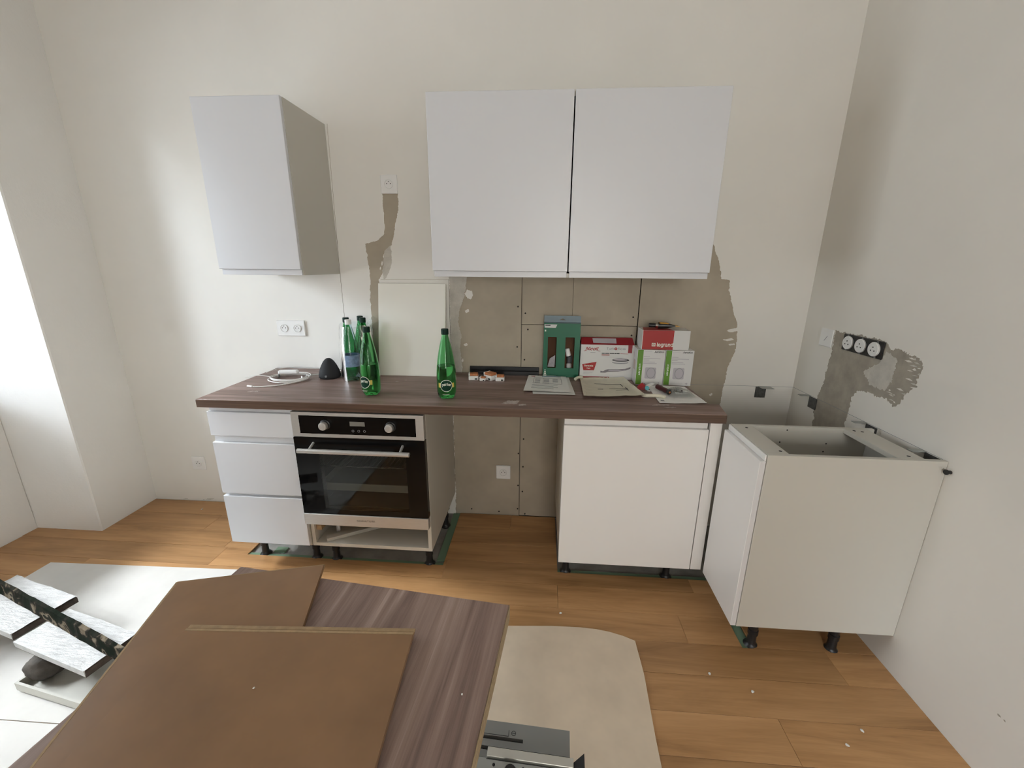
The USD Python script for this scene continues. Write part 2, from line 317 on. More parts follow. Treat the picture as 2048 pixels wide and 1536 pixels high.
sm = unary_union([ragged([(1.005, 1.55), (1.105, 1.55), (1.100, 1.42), (1.088, 1.33), (1.058, 1.25), (1.046, 1.19), (1.064, 1.11), (1.054, 1.03), (1.064, .93), (1.06, .87), (1.005, .87)], .006, .006, 31, 30),
                  ragged([(.665, 1.555), (.70, 1.582), (.70, 1.50), (.68, 1.44), (.65, 1.40), (.645, 1.44), (.655, 1.50)], .004, .005, 33, 60)])
obj('filler_smear', stand(ext(sm.difference(sbox(.9995, .8, 1.0035, 1.5)), .0004), .0008), SMEAR, wb)
for x, z in [(1.374, 1.272), (1.414, 1.237), (1.429, 1.150), (1.372, 1.053), (1.413, .982), (1.985, 1.225), (1.984, 1.128), (1.415, .508), (1.386, .415), (1.414, .33), (1.386, .205), (1.413, .165), (1.385, .045), (1.43, .012), (1.27, .02), (1.10, .03)]:
    obj('screw_head', cyl((x, .0018, z), (x, -.0004, z), .0045, 10), JOINT, wb)
obj('dirt_mark', stand(ext(unary_union([ragged([(-.675, .006), (-.60, .010), (-.57, .022), (-.62, .016)], .006, .004, 91, 60), ragged([(-.80, .003), (-.76, .004), (-.77, .010)], .004, .004, 92, 60)]), .0003), .0007), SMEAR, wb)
obj('pencil_line', bx(1.6, XR, -.0002, .0017, .8640, .8655), INK, wb)

wr = thing('wall_right', 'white painted right wall with a bare plaster patch round the triple socket', kind='structure')
obj('plaster_base', bx(XR + .0009, XR + .2, YREAR - .2, .16, -.05, ZC), PLASTER, wr)
pr = [(.228, 1.206), (.30, 1.204), (.42, 1.206), (.53, 1.204), (.56, 1.178), (.60, 1.185), (.68, 1.176), (.72, 1.15), (.705, 1.10), (.715, 1.067), (.68, 1.03), (.65, .965), (.60, .985), (.55, .985), (.516, .99), (.45, .975), (.425, .942), (.42, .86), (.415, .799), (.41, .55), (.20, .55), (.213, .73), (.20, .856), (.223, .94), (.231, 1.028), (.238, 1.103)]
pcut = ragged(pr, .012, .006, 9, 34)
rs = sbox(-.14, -.02, -YREAR + .2, ZC).difference(pcut)
st_ = []; rr = np.random.default_rng(21)
for i in range(46):
    a_, b_ = .545 + .22 * rr.random() ** .7, .90 + .30 * rr.random(); w_, h_ = .010 + .030 * rr.random(), .0012 + .0028 * rr.random()
    st_.append(Polygon([(a_, b_), (a_ + w_ * .5, b_ + h_ + .004 * rr.random()), (a_ + w_, b_ + .006 * (rr.random() - .5)), (a_ + w_ * .5, b_ - h_)]).buffer(0))
rs = rs.union(unary_union([p for p in st_ if p.centroid.x > .60]))
obj('paint_skim', stand_x(ext(rs, .0009), XR + .0009), PAINT_R, wr)
sm2 = unary_union([aff.translate(p, .025, -.012) for p in st_] + [ragged([(.545, 1.17), (.60, 1.15), (.60, 1.06), (.58, 1.02), (.50, 1.02), (.45, 1.06), (.52, 1.12)], .01, .006, 71, 40), ragged([(.425, .94), (.46, .97), (.60, .985), (.60, .90), (.42, .84)], .008, .006, 72, 40)])
obj('filler_smear', stand_x(ext(sm2.buffer(0), .0005), XR + .0011), SMEAR, wr)
obj('pencil_line', bx(XR - .0003, XR + .001, -.88, 0, .8640, .8655), INK, wr)
obj('scuff_mark', stand_x(ext(unary_union([ragged([(1.252, .2315), (1.259, .2335), (1.262, .2295), (1.255, .2275)], .002, .003, 5, 90), ragged([(1.268, .2325), (1.273, .234), (1.2745, .229), (1.270, .2285)], .0015, .003, 6, 90)]), .0003), XR), PLASTER, wr)

wl = thing('wall_left', 'white left wall with deep window recesses', kind='structure')
obj('pier', bx(-1.62, XL, YP, .012, -.05, ZC, .006), PAINT_L, wl)
obj('pier', bx(-1.62, XL, YREAR - .2, WIN[0][0], -.05, ZC, .006), PAINT_L, wl)
y0, y1 = WIN[0]
obj('apron', bx(-1.62, XN, y0, y1, -.05, SILL, .004), PAINT_L, wl)
obj('lintel', bx(-1.62, XL, y0, y1, HEAD, ZC), PAINT_L, wl)
def window(nm, label, a0, a1, put):         # built along a (width) and z, d = distance outwards from the room
    w = thing(nm, kind='structure', label=label); am = (a0 + a1) / 2
    obj('frame', put(J([bx(a0, a0 + .05, .12, .18, SILL, HEAD), bx(a1 - .05, a1, .12, .18, SILL, HEAD), bx(a0, a1, .12, .18, SILL, SILL + .05), bx(a0, a1, .12, .18, HEAD - .05, HEAD)])), FRAME, w)
    for a, b in ((a0 + .05, am - .002), (am + .002, a1 - .05)):
        s = obj('sash', put(J([bx(a, a + .045, .12, .17, SILL + .05, HEAD - .05, .004), bx(b - .045, b, .12, .17, SILL + .05, HEAD - .05, .004), bx(a, b, .12, .17, SILL + .05, SILL + .11, .004), bx(a, b, .12, .17, HEAD - .10, HEAD - .05, .004)])), FRAME, w)
        obj('pane', put(bx(a + .04, b - .04, .143, .147, SILL + .10, HEAD - .09)), PANE, s)
    obj('handle', put(J([bx(am - .015, am + .015, .105, .12, 1.45, 1.60, .004), cyl((am, .105, 1.55), (am, .07, 1.55), .008), cyl((am, .075, 1.55), (am, .075, 1.43), .008)])), STEEL, w)
def put_left(m): v = m.vertices.copy(); m.vertices = np.c_[XN - v[:, 1], v[:, 0], v[:, 2]]; return m
def put_rear(m): v = m.vertices.copy(); m.vertices = np.c_[v[:, 0], YREAR - v[:, 1], v[:, 2]]; m.invert(); return m
window('window_1', 'tall white window in the left wall recess, next to the kitchen', *WIN[0], put_left)
window('window_2', 'tall white window added unseen behind the camera for fill light', *RX, put_rear)
wq = thing('wall_rear', 'plain white wall with an added window behind the camera', kind='structure')
for x0, x1, z0, z1 in ((-1.62, RX[0], -.05, ZC), (RX[1], XR + .2, -.05, ZC), (RX[0], RX[1], -.05, SILL), (RX[0], RX[1], HEAD, ZC)): obj('masonry', bx(x0, x1, YREAR - .2, YREAR, z0, z1), PAINT, wq)
obj('ceiling', bx(-1.62, XR + .2, YREAR - .2, .16, ZC, ZC + .12), CEIL, kind='structure', label='plain white ceiling')

fl = thing('floor', 'oak laminate plank floor cut short of the kitchen units', kind='structure')
obj('screed', bx(-1.62, XR + .2, YREAR - .2, .16, -.12, -.012), CONCRETE, fl)
holes = [(-.02, 1.030, -.478, .0), (1.615, XR, -.483, .0)]       # no laminate under the units (x0,x1,y0,y1)
holes2 = [(2.348, 2.392, -.862, -.47), (2.37, XR, -.640, -.47)]
cutr = unary_union([sbox(x0, y0, x1, y1) for x0, x1, y0, y1 in holes + holes2])
PW, PL = .142, 1.21; row = 0; y = -.004
offs = [.33, .87, .06, .55, .25, .98, .42, .71, .15, .62]
while y > YREAR:
    y1 = y; y0 = max(YREAR, y - PW); x = XN - 1.3 + offs[row % 10] * PL
    if row == 3: x = 1.044 - 3 * PL
    if row == 4: x = .40 - 2 * PL
    while x < XR:
        a, b = max(x, XN), min(x + PL, XR)
        if b - a > .02 and not (b < XL and (y0 > YP - .02)):
            g = sbox(a + .0004, y0 + .0004, b - .0004, y1 - .0004).difference(cutr)
            if a < XL and y1 > YP: g = g.difference(sbox(-2, YP, XL, .1))
            for q in getattr(g, 'geoms', [g]):
                if q.area > .002:
                    X0, Y0, X1, Y1 = q.bounds
                    if abs(q.area - (X1 - X0) * (Y1 - Y0)) < 1e-5: m = slab([(X0, Y0), (X1, Y0), (X1, Y1), (X0, Y1)], -.009, 0, .0008)
                    else: m = moved(ext(q, .009), 0, 0, -.009)
                    obj('plank', m, OAK, fl)
        x += PL
    y -= PW; row += 1
obj('underlay', J([bx(-.02, 1.03, -.478, -.455, -.0115, -.005), bx(.988, 1.03, -.44, -.003, -.0115, -.005), bx(1.615, 2.345, -.483, -.458, -.0115, -.005), bx(2.348, 2.388, -.862, -.483, -.0115, -.005), bx(2.378, XR, -.640, -.61, -.0115, -.005),
                  bx(.10, .16, -.44, -.40, -.0115, -.004)]), FOAM, fl)

# ------------------------------------------------------------------ base units
def legs(parent, spots, zt=ZLEG):
    for x, y in spots:
        obj('leg', moved(lathe([(0, 0), (.028, 0), (.029, .006), (.022, .014), (.017, .022), (.0155, .06), (.019, .062), (.019, .082), (.016, .084), (.016, .11), (.026, .118), (.026, zt + .0115), (0, zt + .0115)], 20), x, y, -.0115), BLACKP, parent, 40)
def carcass(parent, x0, x1, y0, y1, z0, z1, t=.018):
    obj('side_panel', bx(x0, x0 + t, y0, y1, z0, z1, .0006), CARC, parent); obj('side_panel', bx(x1 - t, x1, y0, y1, z0, z1, .0006), CARC, parent)
    obj('bottom_panel', bx(x0 + t, x1 - t, y0, y1, z0, z0 + t, .0006), CARC, parent); obj('back_panel', bx(x0 + t, x1 - t, y1 - .010, y1 - .004, z0 + t, z1), CARC, parent)

YF, YB = -D + .019, -.006
dc = thing('drawer_unit', 'white three-drawer base unit at the left end of the worktop', 'cabinet')
carcass(dc, .003, .401, YF, YB, ZLEG, ZB - .0005)
obj('top_rail', bx(.021, .383, YF + .001, YF + .10, .846, ZB - .001), CARC, dc)
for z0, z1, lip in ((.7225, .838, .8635), (.427, .6885, .7185), (.155, .4115, .4235)):
    f = obj('drawer_front', bx(.001, .3995, -D, YF - .001, z0, z1, .0015), FRONT, dc)
    obj('grip_lip', bx(.004, .3965, -D + .0155, YF - .001, z1 + .0003, lip, .001), FRONT, f)
legs(dc, [(.065, -.452), (.352, -.458), (.065, -.09), (.352, -.09)])

oc = thing('oven_unit', 'white base unit that houses the oven, open slot below it', 'cabinet')
carcass(oc, .4055, 1.003, YF, YB, ZLEG, ZB - .0005)
obj('oven_shelf', bx(.4235, .985, YF + .002, -.06, .262, .278), CARC, oc)
legs(oc, [(.462, -.462), (.957, -.462), (.462, -.09), (.966, -.13)])
lone('filler_strip', turn(bx(0, .28, -.016, .016, .0005, .019, .001), (0, 0, 1), 31.5) .apply_translation([.470, -.548, ZLEG + .018]) if False else moved(turn(bx(0, .26, -.016, .016, .0005, .019, .001), (0, 0, 1), 31.5), .468, -.545, ZLEG + .018), CARC, 'white cut strip lying diagonally in the slot under the oven', 'strip')
lone('white_cylinder', moved(lathe([(0, 0), (.011, 0), (.011, .030), (.009, .036), (0, .036)], 16), .487, -.46, ZLEG + .0185), WHITEP, 'small pale cylinder standing in the slot under the oven', 'cylinder', smooth=40)
lone('wood_wedge', bx(.4245, .452, -.55, -.50, .225, .2618, .001), PINE, 'small brown wood block tucked under the oven at the left', 'block')

ov = thing('built_in_oven', 'stainless steel and black glass built-in oven under the worktop', 'oven')
YO = -.603
obj('body', J([bx(.43, .448, YF + .004, -.05, .279, .855), bx(.958, .98, YF + .004, -.05, .279, .855), bx(.448, .958, -.07, -.05, .279, .855), bx(.448, .958, YF + .004, -.07, .72, .855), bx(.448, .958, YF + .004, -.07, .279, .345)]), ALUD, ov)
obj('cavity', J([bx(.449, .475, YF + .005, -.072, .346, .719), bx(.93, .957, YF + .005, -.072, .346, .719), bx(.475, .93, -.12, -.10, .346, .719), bx(.475, .93, YF + .005, -.12, .346, .372), bx(.475, .93, YF + .005, -.12, .70, .719)]), ENAMEL, ov)
rk = [tube([(.477, -.55, .575), (.928, -.55, .575)], .003), tube([(.477, -.16, .575), (.928, -.16, .575)], .003)] + [tube([(x, -.55, .578), (x, -.16, .578)], .0016, 6) for x in np.linspace(.49, .915, 22)]
obj('wire_rack', J(rk), CHROME, ov)
obj('baking_tray', J([bx(.477, .928, -.55, -.15, .452, .455), bx(.477, .928, -.555, -.548, .452, .490), bx(.477, .482, -.55, -.15, .452, .490), bx(.923, .928, -.55, -.15, .452, .490)]), mat('tray_enamel', (.62, .62, .58), .4), ov)
cp = obj('control_panel', stand(ext(sbox(.408, .741, 1.003, .857).difference(sbox(.4435, .7575, .968, .842)), .034), YF - .004), STEEL, ov)
obj('control_glass', bx(.4435, .968, YO + .0015, YF - .004, .7575, .842), GLASSBLK, cp)
obj('display', bx(.674, .7415, YO + .0008, YO + .0016, .799, .8195), LCD, cp)
for x in (.686, .712, .738): obj('touch_mark', stand(ext(Point(x, .776).buffer(.0055).difference(Point(x, .776).buffer(.004)), .0004), YO + .0014), INK, cp)
for x in (.562, .857):
    k = obj('knob', moved(turn(lathe([(0, 0), (.0235, 0), (.0235, .004), (.020, .006), (.019, .012), (0, .012)], 32), (1, 0, 0), 90), x, YO + .0016, .802), BLACKP, ov, 40)
    obj('knob_face', moved(turn(lathe([(.0185, 0), (.0185, .014), (.0165, .017), (.013, .018), (0, .018)], 32), (1, 0, 0), 90), x, YO - .010, .802), STEEL, k, 40)
dr = obj('door', stand(ext(sbox(.4055, .350, 1.003, .7365).difference(sbox(.515, .378, .915, .668)), .030), YF - .006), GLASSBLK, ov)
obj('window_pane', bx(.5145, .9155, YO + .003, YO + .0055, .3775, .6685), OVENPANE, dr)
obj('bottom_trim', bx(.4055, 1.003, YO - .001, YF - .006, .2925, .3495, .001), STEEL, dr)
obj('lettering', stand(moved(text('SIGNATURE', .0085, maxw=.088), .660, .3195), YO - .0009), INKD, dr)
obj('handle', cyl((.449, -.650, .6945), (.949, -.650, .6945), .0105, 24), STEEL, dr, 40)
for x in (.497, .905): obj('handle_post', cyl((x, -.650, .6945), (x, YO + .0025, .712), .006, 16), STEEL, dr, 40)

c2 = thing('sink_unit', 'white single-door base unit with a narrow filler, right of the empty bay', 'cabinet')
carcass(c2, 1.611, 2.212, YF, YB, ZLEG, ZB - .0005)
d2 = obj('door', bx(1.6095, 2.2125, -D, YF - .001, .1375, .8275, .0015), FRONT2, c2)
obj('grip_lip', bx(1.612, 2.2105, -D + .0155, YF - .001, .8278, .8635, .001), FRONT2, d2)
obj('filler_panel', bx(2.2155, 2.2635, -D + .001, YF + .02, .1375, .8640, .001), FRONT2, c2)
legs(c2, [(1.655, -.462), (2.152, -.462), (1.66, -.09), (2.152, -.09)])

rc = thing('return_unit', 'white narrow base unit without worktop, its end panel facing the room, against the right wall', 'cabinet')
RY0, RY1, RX0, ZR = -.902, -.602, 2.284, .8665
obj('side_panel', bx(RX0, XR - .001, RY0, RY0 + .018, ZLEG, ZR, .0008), CARC, rc)
obj('side_panel', bx(RX0, XR - .03, RY1 - .018, RY1, ZLEG, ZR, .0008), CARC, rc)
obj('bottom_panel', bx(RX0, 2.81, RY0 + .018, RY1 - .018, ZLEG, ZLEG + .018), CARC, rc)
obj('back_panel', bx(2.812, 2.816, RY0 + .018, RY1 - .018, ZLEG, .80), CARC, rc)
obj('front_rail', bx(RX0, 2.362, RY0 + .0185, RY1 - .0185, ZR - .018, ZR, .0006), CARC, rc)
obj('back_rail', bx(2.715, 2.800, RY0 + .0185, RY1 - .0185, ZR - .018, ZR, .0006), CARC, rc)
for x, y in ((2.33, -.642), (2.344, -.863), (2.74, -.640), (2.762, -.868), (2.765, -.648)): obj('cam_hole', cyl((x, y, ZR - .001), (x, y, ZR + .0004), .0055, 12), DARK, rc)
for x, z in ((2.345, .852), (2.50, .853), (2.48, .80), (2.475, .765), (2.66, .80), (2.655, .765)): obj('dowel_hole', cyl((x, RY1 - .017, z), (x, RY1 - .0185, z), .003, 10), DARK, rc)
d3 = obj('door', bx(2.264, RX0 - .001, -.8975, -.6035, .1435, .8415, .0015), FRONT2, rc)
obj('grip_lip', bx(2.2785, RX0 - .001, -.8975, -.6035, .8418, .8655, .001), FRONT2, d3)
obj('door_edge', bx(2.2655, RX0 - .0015, -.8985, -.8974, .145, .8405), EDGE, d3)
legs(rc, [(2.392, -.835), (2.705, -.835), (2.39, -.66), (2.70, -.66)])
for p in (stage.GetPrimAtPath(str(rc.GetPath()) + '/' + n) for n in ('leg', 'leg_001', 'leg_002', 'leg_003')): pass

wt_ = thing('worktop', 'long dark brown wood-grain worktop on the base units', 'worktop')
obj('top', slab([(-.0218, -.6005), (2.268, -.6005), (2.291, -.462), (2.247, -.459), (2.247, -.003), (-.0218, -.003)], ZB, ZT, .002), WORKTOP, wt_)
obj('front_edge', bx(-.0218, 2.2675, -.602, -.6003, ZB + .0003, ZT - .0016, .0006), EDGEW, wt_, label='browner edge band, darkened in its colour for the weaker light on the front')
dust = [ragged([(a, b), (a + w, b + .25 * h), (a + w * 1.1, b + h), (a + w * .3, b + h * .8)], .012, .006, 80 + i, 45) for i, (a, b, w, h) in enumerate([(.13, -.475, .045, .02), (1.335, -.545, .07, .06), (1.41, -.56, .03, .03), (.08, -.40, .02, .012), (2.03, -.53, .05, .012), (1.99, -.50, .07, .02), (.80, -.20, .006, .005), (.76, -.23, .008, .006)])]
obj('dust_mark', J([moved(ext(p_, .0003), 0, 0, ZT - .0001) for p_ in dust]), mat('plaster_dust', (.42, .36, .33), .95, var=.3, vscale=60), wt_, kind='stuff')

# ------------------------------------------------------------------ wall units
def wall_unit(label, x0, x1, doors):
    t = thing('wall_unit', label, 'cabinet'); yb, yc = -.0005, -.3735 + .020
    s = .018
    obj('side_panel', bx(x0, x0 + s, yc, yb, U0, U1, .0006), CARC, t); obj('side_panel', bx(x1 - s, x1, yc, yb, U0, U1, .0006), CARC, t)
    obj('bottom_panel', bx(x0 + s, x1 - s, yc, yb, U0 + .0005, U0 + .0185), CARC, t); obj('top_panel', bx(x0 + s, x1 - s, yc, yb, U1 - .0185, U1 - .0005), CARC, t)
    obj('back_panel', bx(x0 + s, x1 - s, -.012, -.006, U0 + .02, U1 - .02), CARC, t)
    for a, b in doors:
        d = obj('door', bx(a, b, -.3735, yc - .0015, 1.4585, U1, .0015), FRONT, t)
        obj('grip_lip', bx(a + .004, b - .002, -.3735 + .0135, yc - .0015, U0, 1.4582, .001), FRONT, d)
    return t
wall_unit('narrow white single-door wall unit, hung at the left', .0185, .4075, [(.0185, .4065)])
wall_unit('wide white double-door wall unit above the clutter', 1.0145, 2.2075, [(1.0145, 1.6075), (1.6125, 2.2080)])

# ------------------------------------------------------------------ sockets
def insert(parent, x, z, y, r=.0205):
    i = obj('socket_insert', moved(turn(lathe([(0, 0), (r, 0), (r + .0015, .001), (r + .0015, .0035), (r - .0005, .0045), (r - .002, .0025), (0, .0025)], 36), (1, 0, 0), 90), x, y, z), WHITEP2, parent, 35)
    for s in (-1, 1): obj('contact_hole', cyl((x + s * .0095, y - .0022, z + .002), (x + s * .0095, y - .0029, z + .002), .0025, 10), DARK, i)
    obj('earth_pin', cyl((x, y - .0022, z + .012), (x, y - .004, z + .012), .0024, 10), GREYP, i)
def outlet(x, z, n, label):
    t = thing('wall_socket', label, 'socket'); w = .043 + (n - 1) * .0385
    obj('cover_plate', bx(x - w, x + w, -.0095, .0005, z - .044, z + .044, .003), WHITEP, t)
    for k in range(n): insert(t, x + (k - (n - 1) / 2) * .0765, z, -.0093)
outlet(.714, 1.874, 1, 'single white socket high on the wall, above the torn-out cable chase')
outlet(.097, 1.135, 2, 'double white socket under the narrow wall unit')
outlet(-.630, .270, 1, 'single white socket low on the wall, left of the drawers')
outlet(1.297, .2925, 1, 'single white socket on bare plasterboard in the empty bay')
ts = thing('triple_socket', 'triple socket with white faces in a black carrier without cover, on the right wall', 'socket')
obj('carrier', bx(XR - .006, XR, -.532, -.300, 1.130, 1.202, .003), BLACKP, ts)
obj('carrier_tab', J([bx(XR - .008, XR - .005, y - .004, y + .004, 1.1315, 1.139) for y in (-.33, -.415, -.50)] + [bx(XR - .008, XR - .005, y - .004, y + .004, 1.193, 1.2005) for y in (-.33, -.415, -.50)]), GREYP, ts)
for y in (-.339, -.414, -.490):
    m = lathe([(0, 0), (.029, 0), (.029, .006), (.027, .008), (0, .008)], 32); m = turn(m, (0, 1, 0), -90)
    f = obj('socket_face', moved(m, XR - .006, y, 1.166), WHITEP2, ts, 40)
    for dy, dz in ((.0095, -.006), (-.0095, -.006), (0, .008)): obj('contact_hole', cyl((XR - .0138, y + dy, 1.166 + dz), (XR - .0145, y + dy, 1.166 + dz), .0028, 10), DARK, f)
bp = thing('blanking_plate', 'white blank cover plate in the corner beside the triple socket', 'cover plate')
obj('plate', bx(XR - .006, XR + .001, -.230, -.140, 1.121, 1.205, .003), WHITEP, bp)
obj('scratch', turn(bx(XR - .0064, XR - .0058, -.1865, -.1835, 1.145, 1.175), (1, 0, 0), 38, (0, -.185, 1.16)), INK, bp)

# ------------------------------------------------------------------ brackets and plug on the walls
def bracket_back(x, label):
    t = thing('angle_bracket', label, 'bracket')
    obj('wall_flange', bx(x, x + .055, -.003, .0, .802, .862, .0006), ANGLE, t); obj('top_flange', bx(x + .012, x + .075, -.045, -.0, .862, .8645, .0006), ALUD, t)
def bracket_right(y, label):
    t = thing('angle_bracket', label, 'bracket')
    obj('wall_flange', bx(XR - .003, XR, y - .06, y, .806, .862, .0006), ANGLE, t); obj('top_flange', bx(XR - .05, XR, y - .005, y + .02, .862, .8645, .0006), ALUD, t)
bracket_back(2.668, 'dark metal angle bracket on the back wall near the corner')
bracket_right(-.150, 'dark metal angle bracket on the right wall nearest the corner')
bracket_right(-.535, 'dark metal angle bracket behind the far corner of the narrow unit')
bracket_right(-.815, 'dark metal angle bracket at the near top corner of the narrow unit')
lone('wall_plug', J([cyl((XR, -.917, .836), (XR - .012, -.917, .836), .006, 12), cyl((XR - .012, -.917, .836), (XR - .016, -.917, .836), .009, 12)]), BLACKP, 'small black plug in the right wall just past the narrow unit', 'plug', smooth=40)

# ------------------------------------------------------------------ things on the worktop
S = ZT + .0003
lp = bx(-.183, .183, 0, .016, 0, .492, .001)
lp = moved(turn(lp, (1, 0, 0), -10.2), .808, -.111, S + .0002)
lone('leaning_panel', lp, LEANB, 'ivory laminate panel leaning on the wall behind the bottles', 'panel')

PROF = [(.030, .004), (.036, .0025), (.0395, .010), (.0425, .030), (.0435, .06), (.0437, .09), (.0430, .12), (.0405, .15), (.0360, .183), (.0300, .215), (.0235, .245), (.0175, .268), (.0145, .281), (.0135, .290)]
def shell(prof, t=.0012, n=40, lobes=True, fill=None):
    outer = [(0, .012)] + [(.018, .008)] + prof; inner = [(max(.002, r - t), z + (t if i < 2 else 0)) for i, (r, z) in enumerate(outer)]
    m = lathe(outer + inner[::-1][:-1] + [(0, .012 + t)], n)
    if lobes:
        v = m.vertices.copy(); a = np.arctan2(v[:, 1], v[:, 0]); k = np.clip((.034 - v[:, 2]) / .034, 0, 1) * np.clip(np.hypot(v[:, 0], v[:, 1]) / .03, 0, 1)
        v[:, :2] *= (1 - .07 * k * (.5 + .5 * np.cos(5 * a)))[:, None]; v[:, 2] += .006 * k * (.5 + .5 * np.cos(5 * a)) * (v[:, 2] < .02); m.vertices = v
    return m
def bend(m, r, ang0):                   # flat print (x, z) laid round a bottle of radius r
    v = m.vertices.copy(); a = ang0 + v[:, 0] / r; rr = r + v[:, 2]
    m = m.copy(); m.vertices = np.c_[rr * np.cos(a), rr * np.sin(a), v[:, 1]]; return m
def rad_at(prof, z): return float(np.interp(z, [p[1] for p in prof[2:]], [p[0] for p in prof[2:]]))
def subdiv(m):
    v, f = trimesh.remesh.subdivide_to_size(m.vertices, m.faces, .006, max_iter=8); return trimesh.Trimesh(v, f, process=False)
def bottle(label, x, y, ang, fill, body=PET, capm=DGREENP, oval=True, wrap=None, tilt=0, group=None):
    t = thing('water_bottle', label, 'bottle', (x, y, S), 0, group)
    obj('body', shell(PROF), body, t, 40)
    if fill:
        ins = [(0, .0145), (.016, .0115)] + [(r - .0022, z + .002) for r, z in PROF if z < fill - .004]; ins.append((rad_at(PROF, fill) - .0022, fill)); ins.append((0, fill))
        w = lathe(ins, 40); obj('water', w, PETW, t, 40)
    obj('cap', moved(lathe([(0, 0), (.0158, 0), (.0160, .003), (.0160, .022), (.0145, .0245), (0, .0245)], 30), 0, 0, .2885), capm, t, 40)
    if oval:
        R = .0443; a0 = math.radians(ang)
        def lab(shape, d, lift): return bend(moved(subdiv(ext(shape, d)), 0, 0, lift), R, a0)
        o = Point(0, .066).buffer(.0275, 24); o = Polygon([(p[0], p[1]) for p in o.exterior.coords])
        obj('label_band', lab(sbox(-.038, .056, .038, .077), .0003, .0000), YEL, t)
        obj('label_oval', lab(o, .0003, .0005), PALE, t); obj('label_centre', lab(Point(0, .066).buffer(.0250, 24), .0003, .0009), DGREEN, t)
        tx = text('perrier', .0125, True, .0003, maxw=.040); v = tx.vertices.copy(); v[:, 0] -= .020; v[:, 1] += .067 - 9.0 * v[:, 0] ** 2; tx.vertices = v
        obj('lettering', bend(moved(subdiv(tx), 0, 0, .0013), R, a0), PALE, t)
        ln = unary_union([sbox(-.020, .0265, .014, .0275), sbox(-.016, .0235, .010, .0243)])
        obj('small_print', bend(moved(subdiv(ext(ln, .0003)), 0, 0, .0002), R - .0012, a0), PALE, t)
    if wrap is not None:
        m = lathe([(.0436, .075), (.0442, .075), (.0442, .150), (.0415, .150)], 40); m.vertices[:, 2] = np.clip(m.vertices[:, 2], .05, .135)
        obj('label_sleeve', m, wrap, t, 40)
    return t
bottle('green water bottle on the worktop, its round label turned to the left', .722, -.452, -108, .145)
bottle('green water bottle on the worktop before the leaning panel, round label facing out', 1.081, -.470, -79, .150)
DG = glassy('deep_green_bottle', (.16, .56, .26), 1.22, .04)
bottle('green bottle with dark cap at the left of the film-wrapped bottles', .480, -.135, -170, None, DG)
bottle('green bottle with dark cap at the right of the film-wrapped bottles', .568, -.130, 60, None, DG)
bottle('green bottle at the back of the film-wrapped bottles', .521, -.054, 90, None, DG)
bottle('clear bottle with white cap and blue label, in front of the film-wrapped bottles', .527, -.212, 0, None, PETC, WHITEP, False, BLUEL)
ring = unary_union([Point(a, b).buffer(.0485) for a, b in ((.480, -.135), (.568, -.130), (.521, -.054), (.527, -.212))]).convex_hull
n = 72; V = []; L = ring.exterior.length; rows = 16
for r in range(rows + 1):
    zz = S + .001 + .275 * r / rows
    for i in range(n):
        p = ring.exterior.interpolate(L * i / n); c = np.array([p.x - .524, p.y + .135]); k = meshkit.fbm(np.array([[i * .35, r * .6, 2.0]]), 3, 4)[0] - .35
        s = 1 + .05 * k - (.16 * max(0, (r - 9) / 7.0)) * (1 if r > 9 else 0); V.append((.524 + c[0] * s, -.135 + c[1] * s, zz + .02 * (r / rows) * k))
F = [f for r in range(rows) for i in range(n) for f in ((r * n + i, r * n + (i + 1) % n, (r + 1) * n + (i + 1) % n), (r * n + i, (r + 1) * n + (i + 1) % n, (r + 1) * n + i))]
fv = np.array(V); m1 = trimesh.Trimesh(fv, F, process=False)
fw = thing('shrink_film', 'clear crinkled plastic film round the pack of green bottles', 'film')
obj('sleeve', m1, FILM, fw, True)
obj('torn_flap', trimesh.Trimesh([(.585, -.13, 1.16), (.64, -.115, 1.15), (.655, -.12, 1.20), (.625, -.125, 1.225), (.59, -.128, 1.195), (.615, -.14, 1.18)], [(0, 1, 5), (1, 2, 5), (2, 3, 5), (3, 4, 5), (4, 0, 5)], process=False), FILM, fw)

sp = thing('cone_speaker', 'small black cone-shaped device beside the bottles', 'device', (.386, -.182, S))
prof = [(0, 0), (.048, 0), (.0545, .006), (.055, .018), (.049, .042), (.039, .066), (.028, .086), (.019, .097), (.010, .1035), (0, .105)]
obj('body', lathe(prof, 40), FABRIC, sp, True)
obj('button', moved(turn(lathe([(0, 0), (.006, 0), (.006, .002), (0, .003)], 16), (1, 0, 0), 80), .006, -.0535, .018), GREYP, sp, 40)

cb = thing('charging_cable', 'coiled white cable with inline adapter at the left end of the worktop', 'cable')
def loopz(cx, cy, rx, ry, a0, a1, z, n=60, w=0): return [(cx + rx * math.cos(a) + w * math.sin(3 * a), cy + ry * math.sin(a), z + .002 * math.sin(2 * a)) for a in np.linspace(a0, a1, n)]
for k, (dx, dy, rx, ry, z) in enumerate([(0, 0, .098, .085, .0062), (.006, .006, .093, .078, .010), (-.004, .010, .090, .072, .014), (.012, .0, .099, .080, .018)]):
    obj('cord', tube(loopz(.195 + dx, -.245 + dy, rx, ry, .3 * k, .3 * k + 2 * math.pi * .99, S + z), .0028, 8), CORD, cb, True)
obj('cord', tube(spline([(.30, -.235, S + .01), (.27, -.31, S + .006), (.21, -.37, S + .004), (.15, -.395, S + .003), (.107, -.404, S + .004)], 40), .0030, 8), CORD, cb, True)
obj('plug', cyl((.107, -.404, S + .005), (.078, -.398, S + .005), .0048, 12), CORD, cb, 40)
obj('cord', tube(spline([(.12, -.22, S + .012), (.06, -.215, S + .006), (.01, -.225, S + .012), (-.030, -.235, S + .006), (-.050, -.24, S + .004)], 40), .0022, 8), CORD, cb, True)
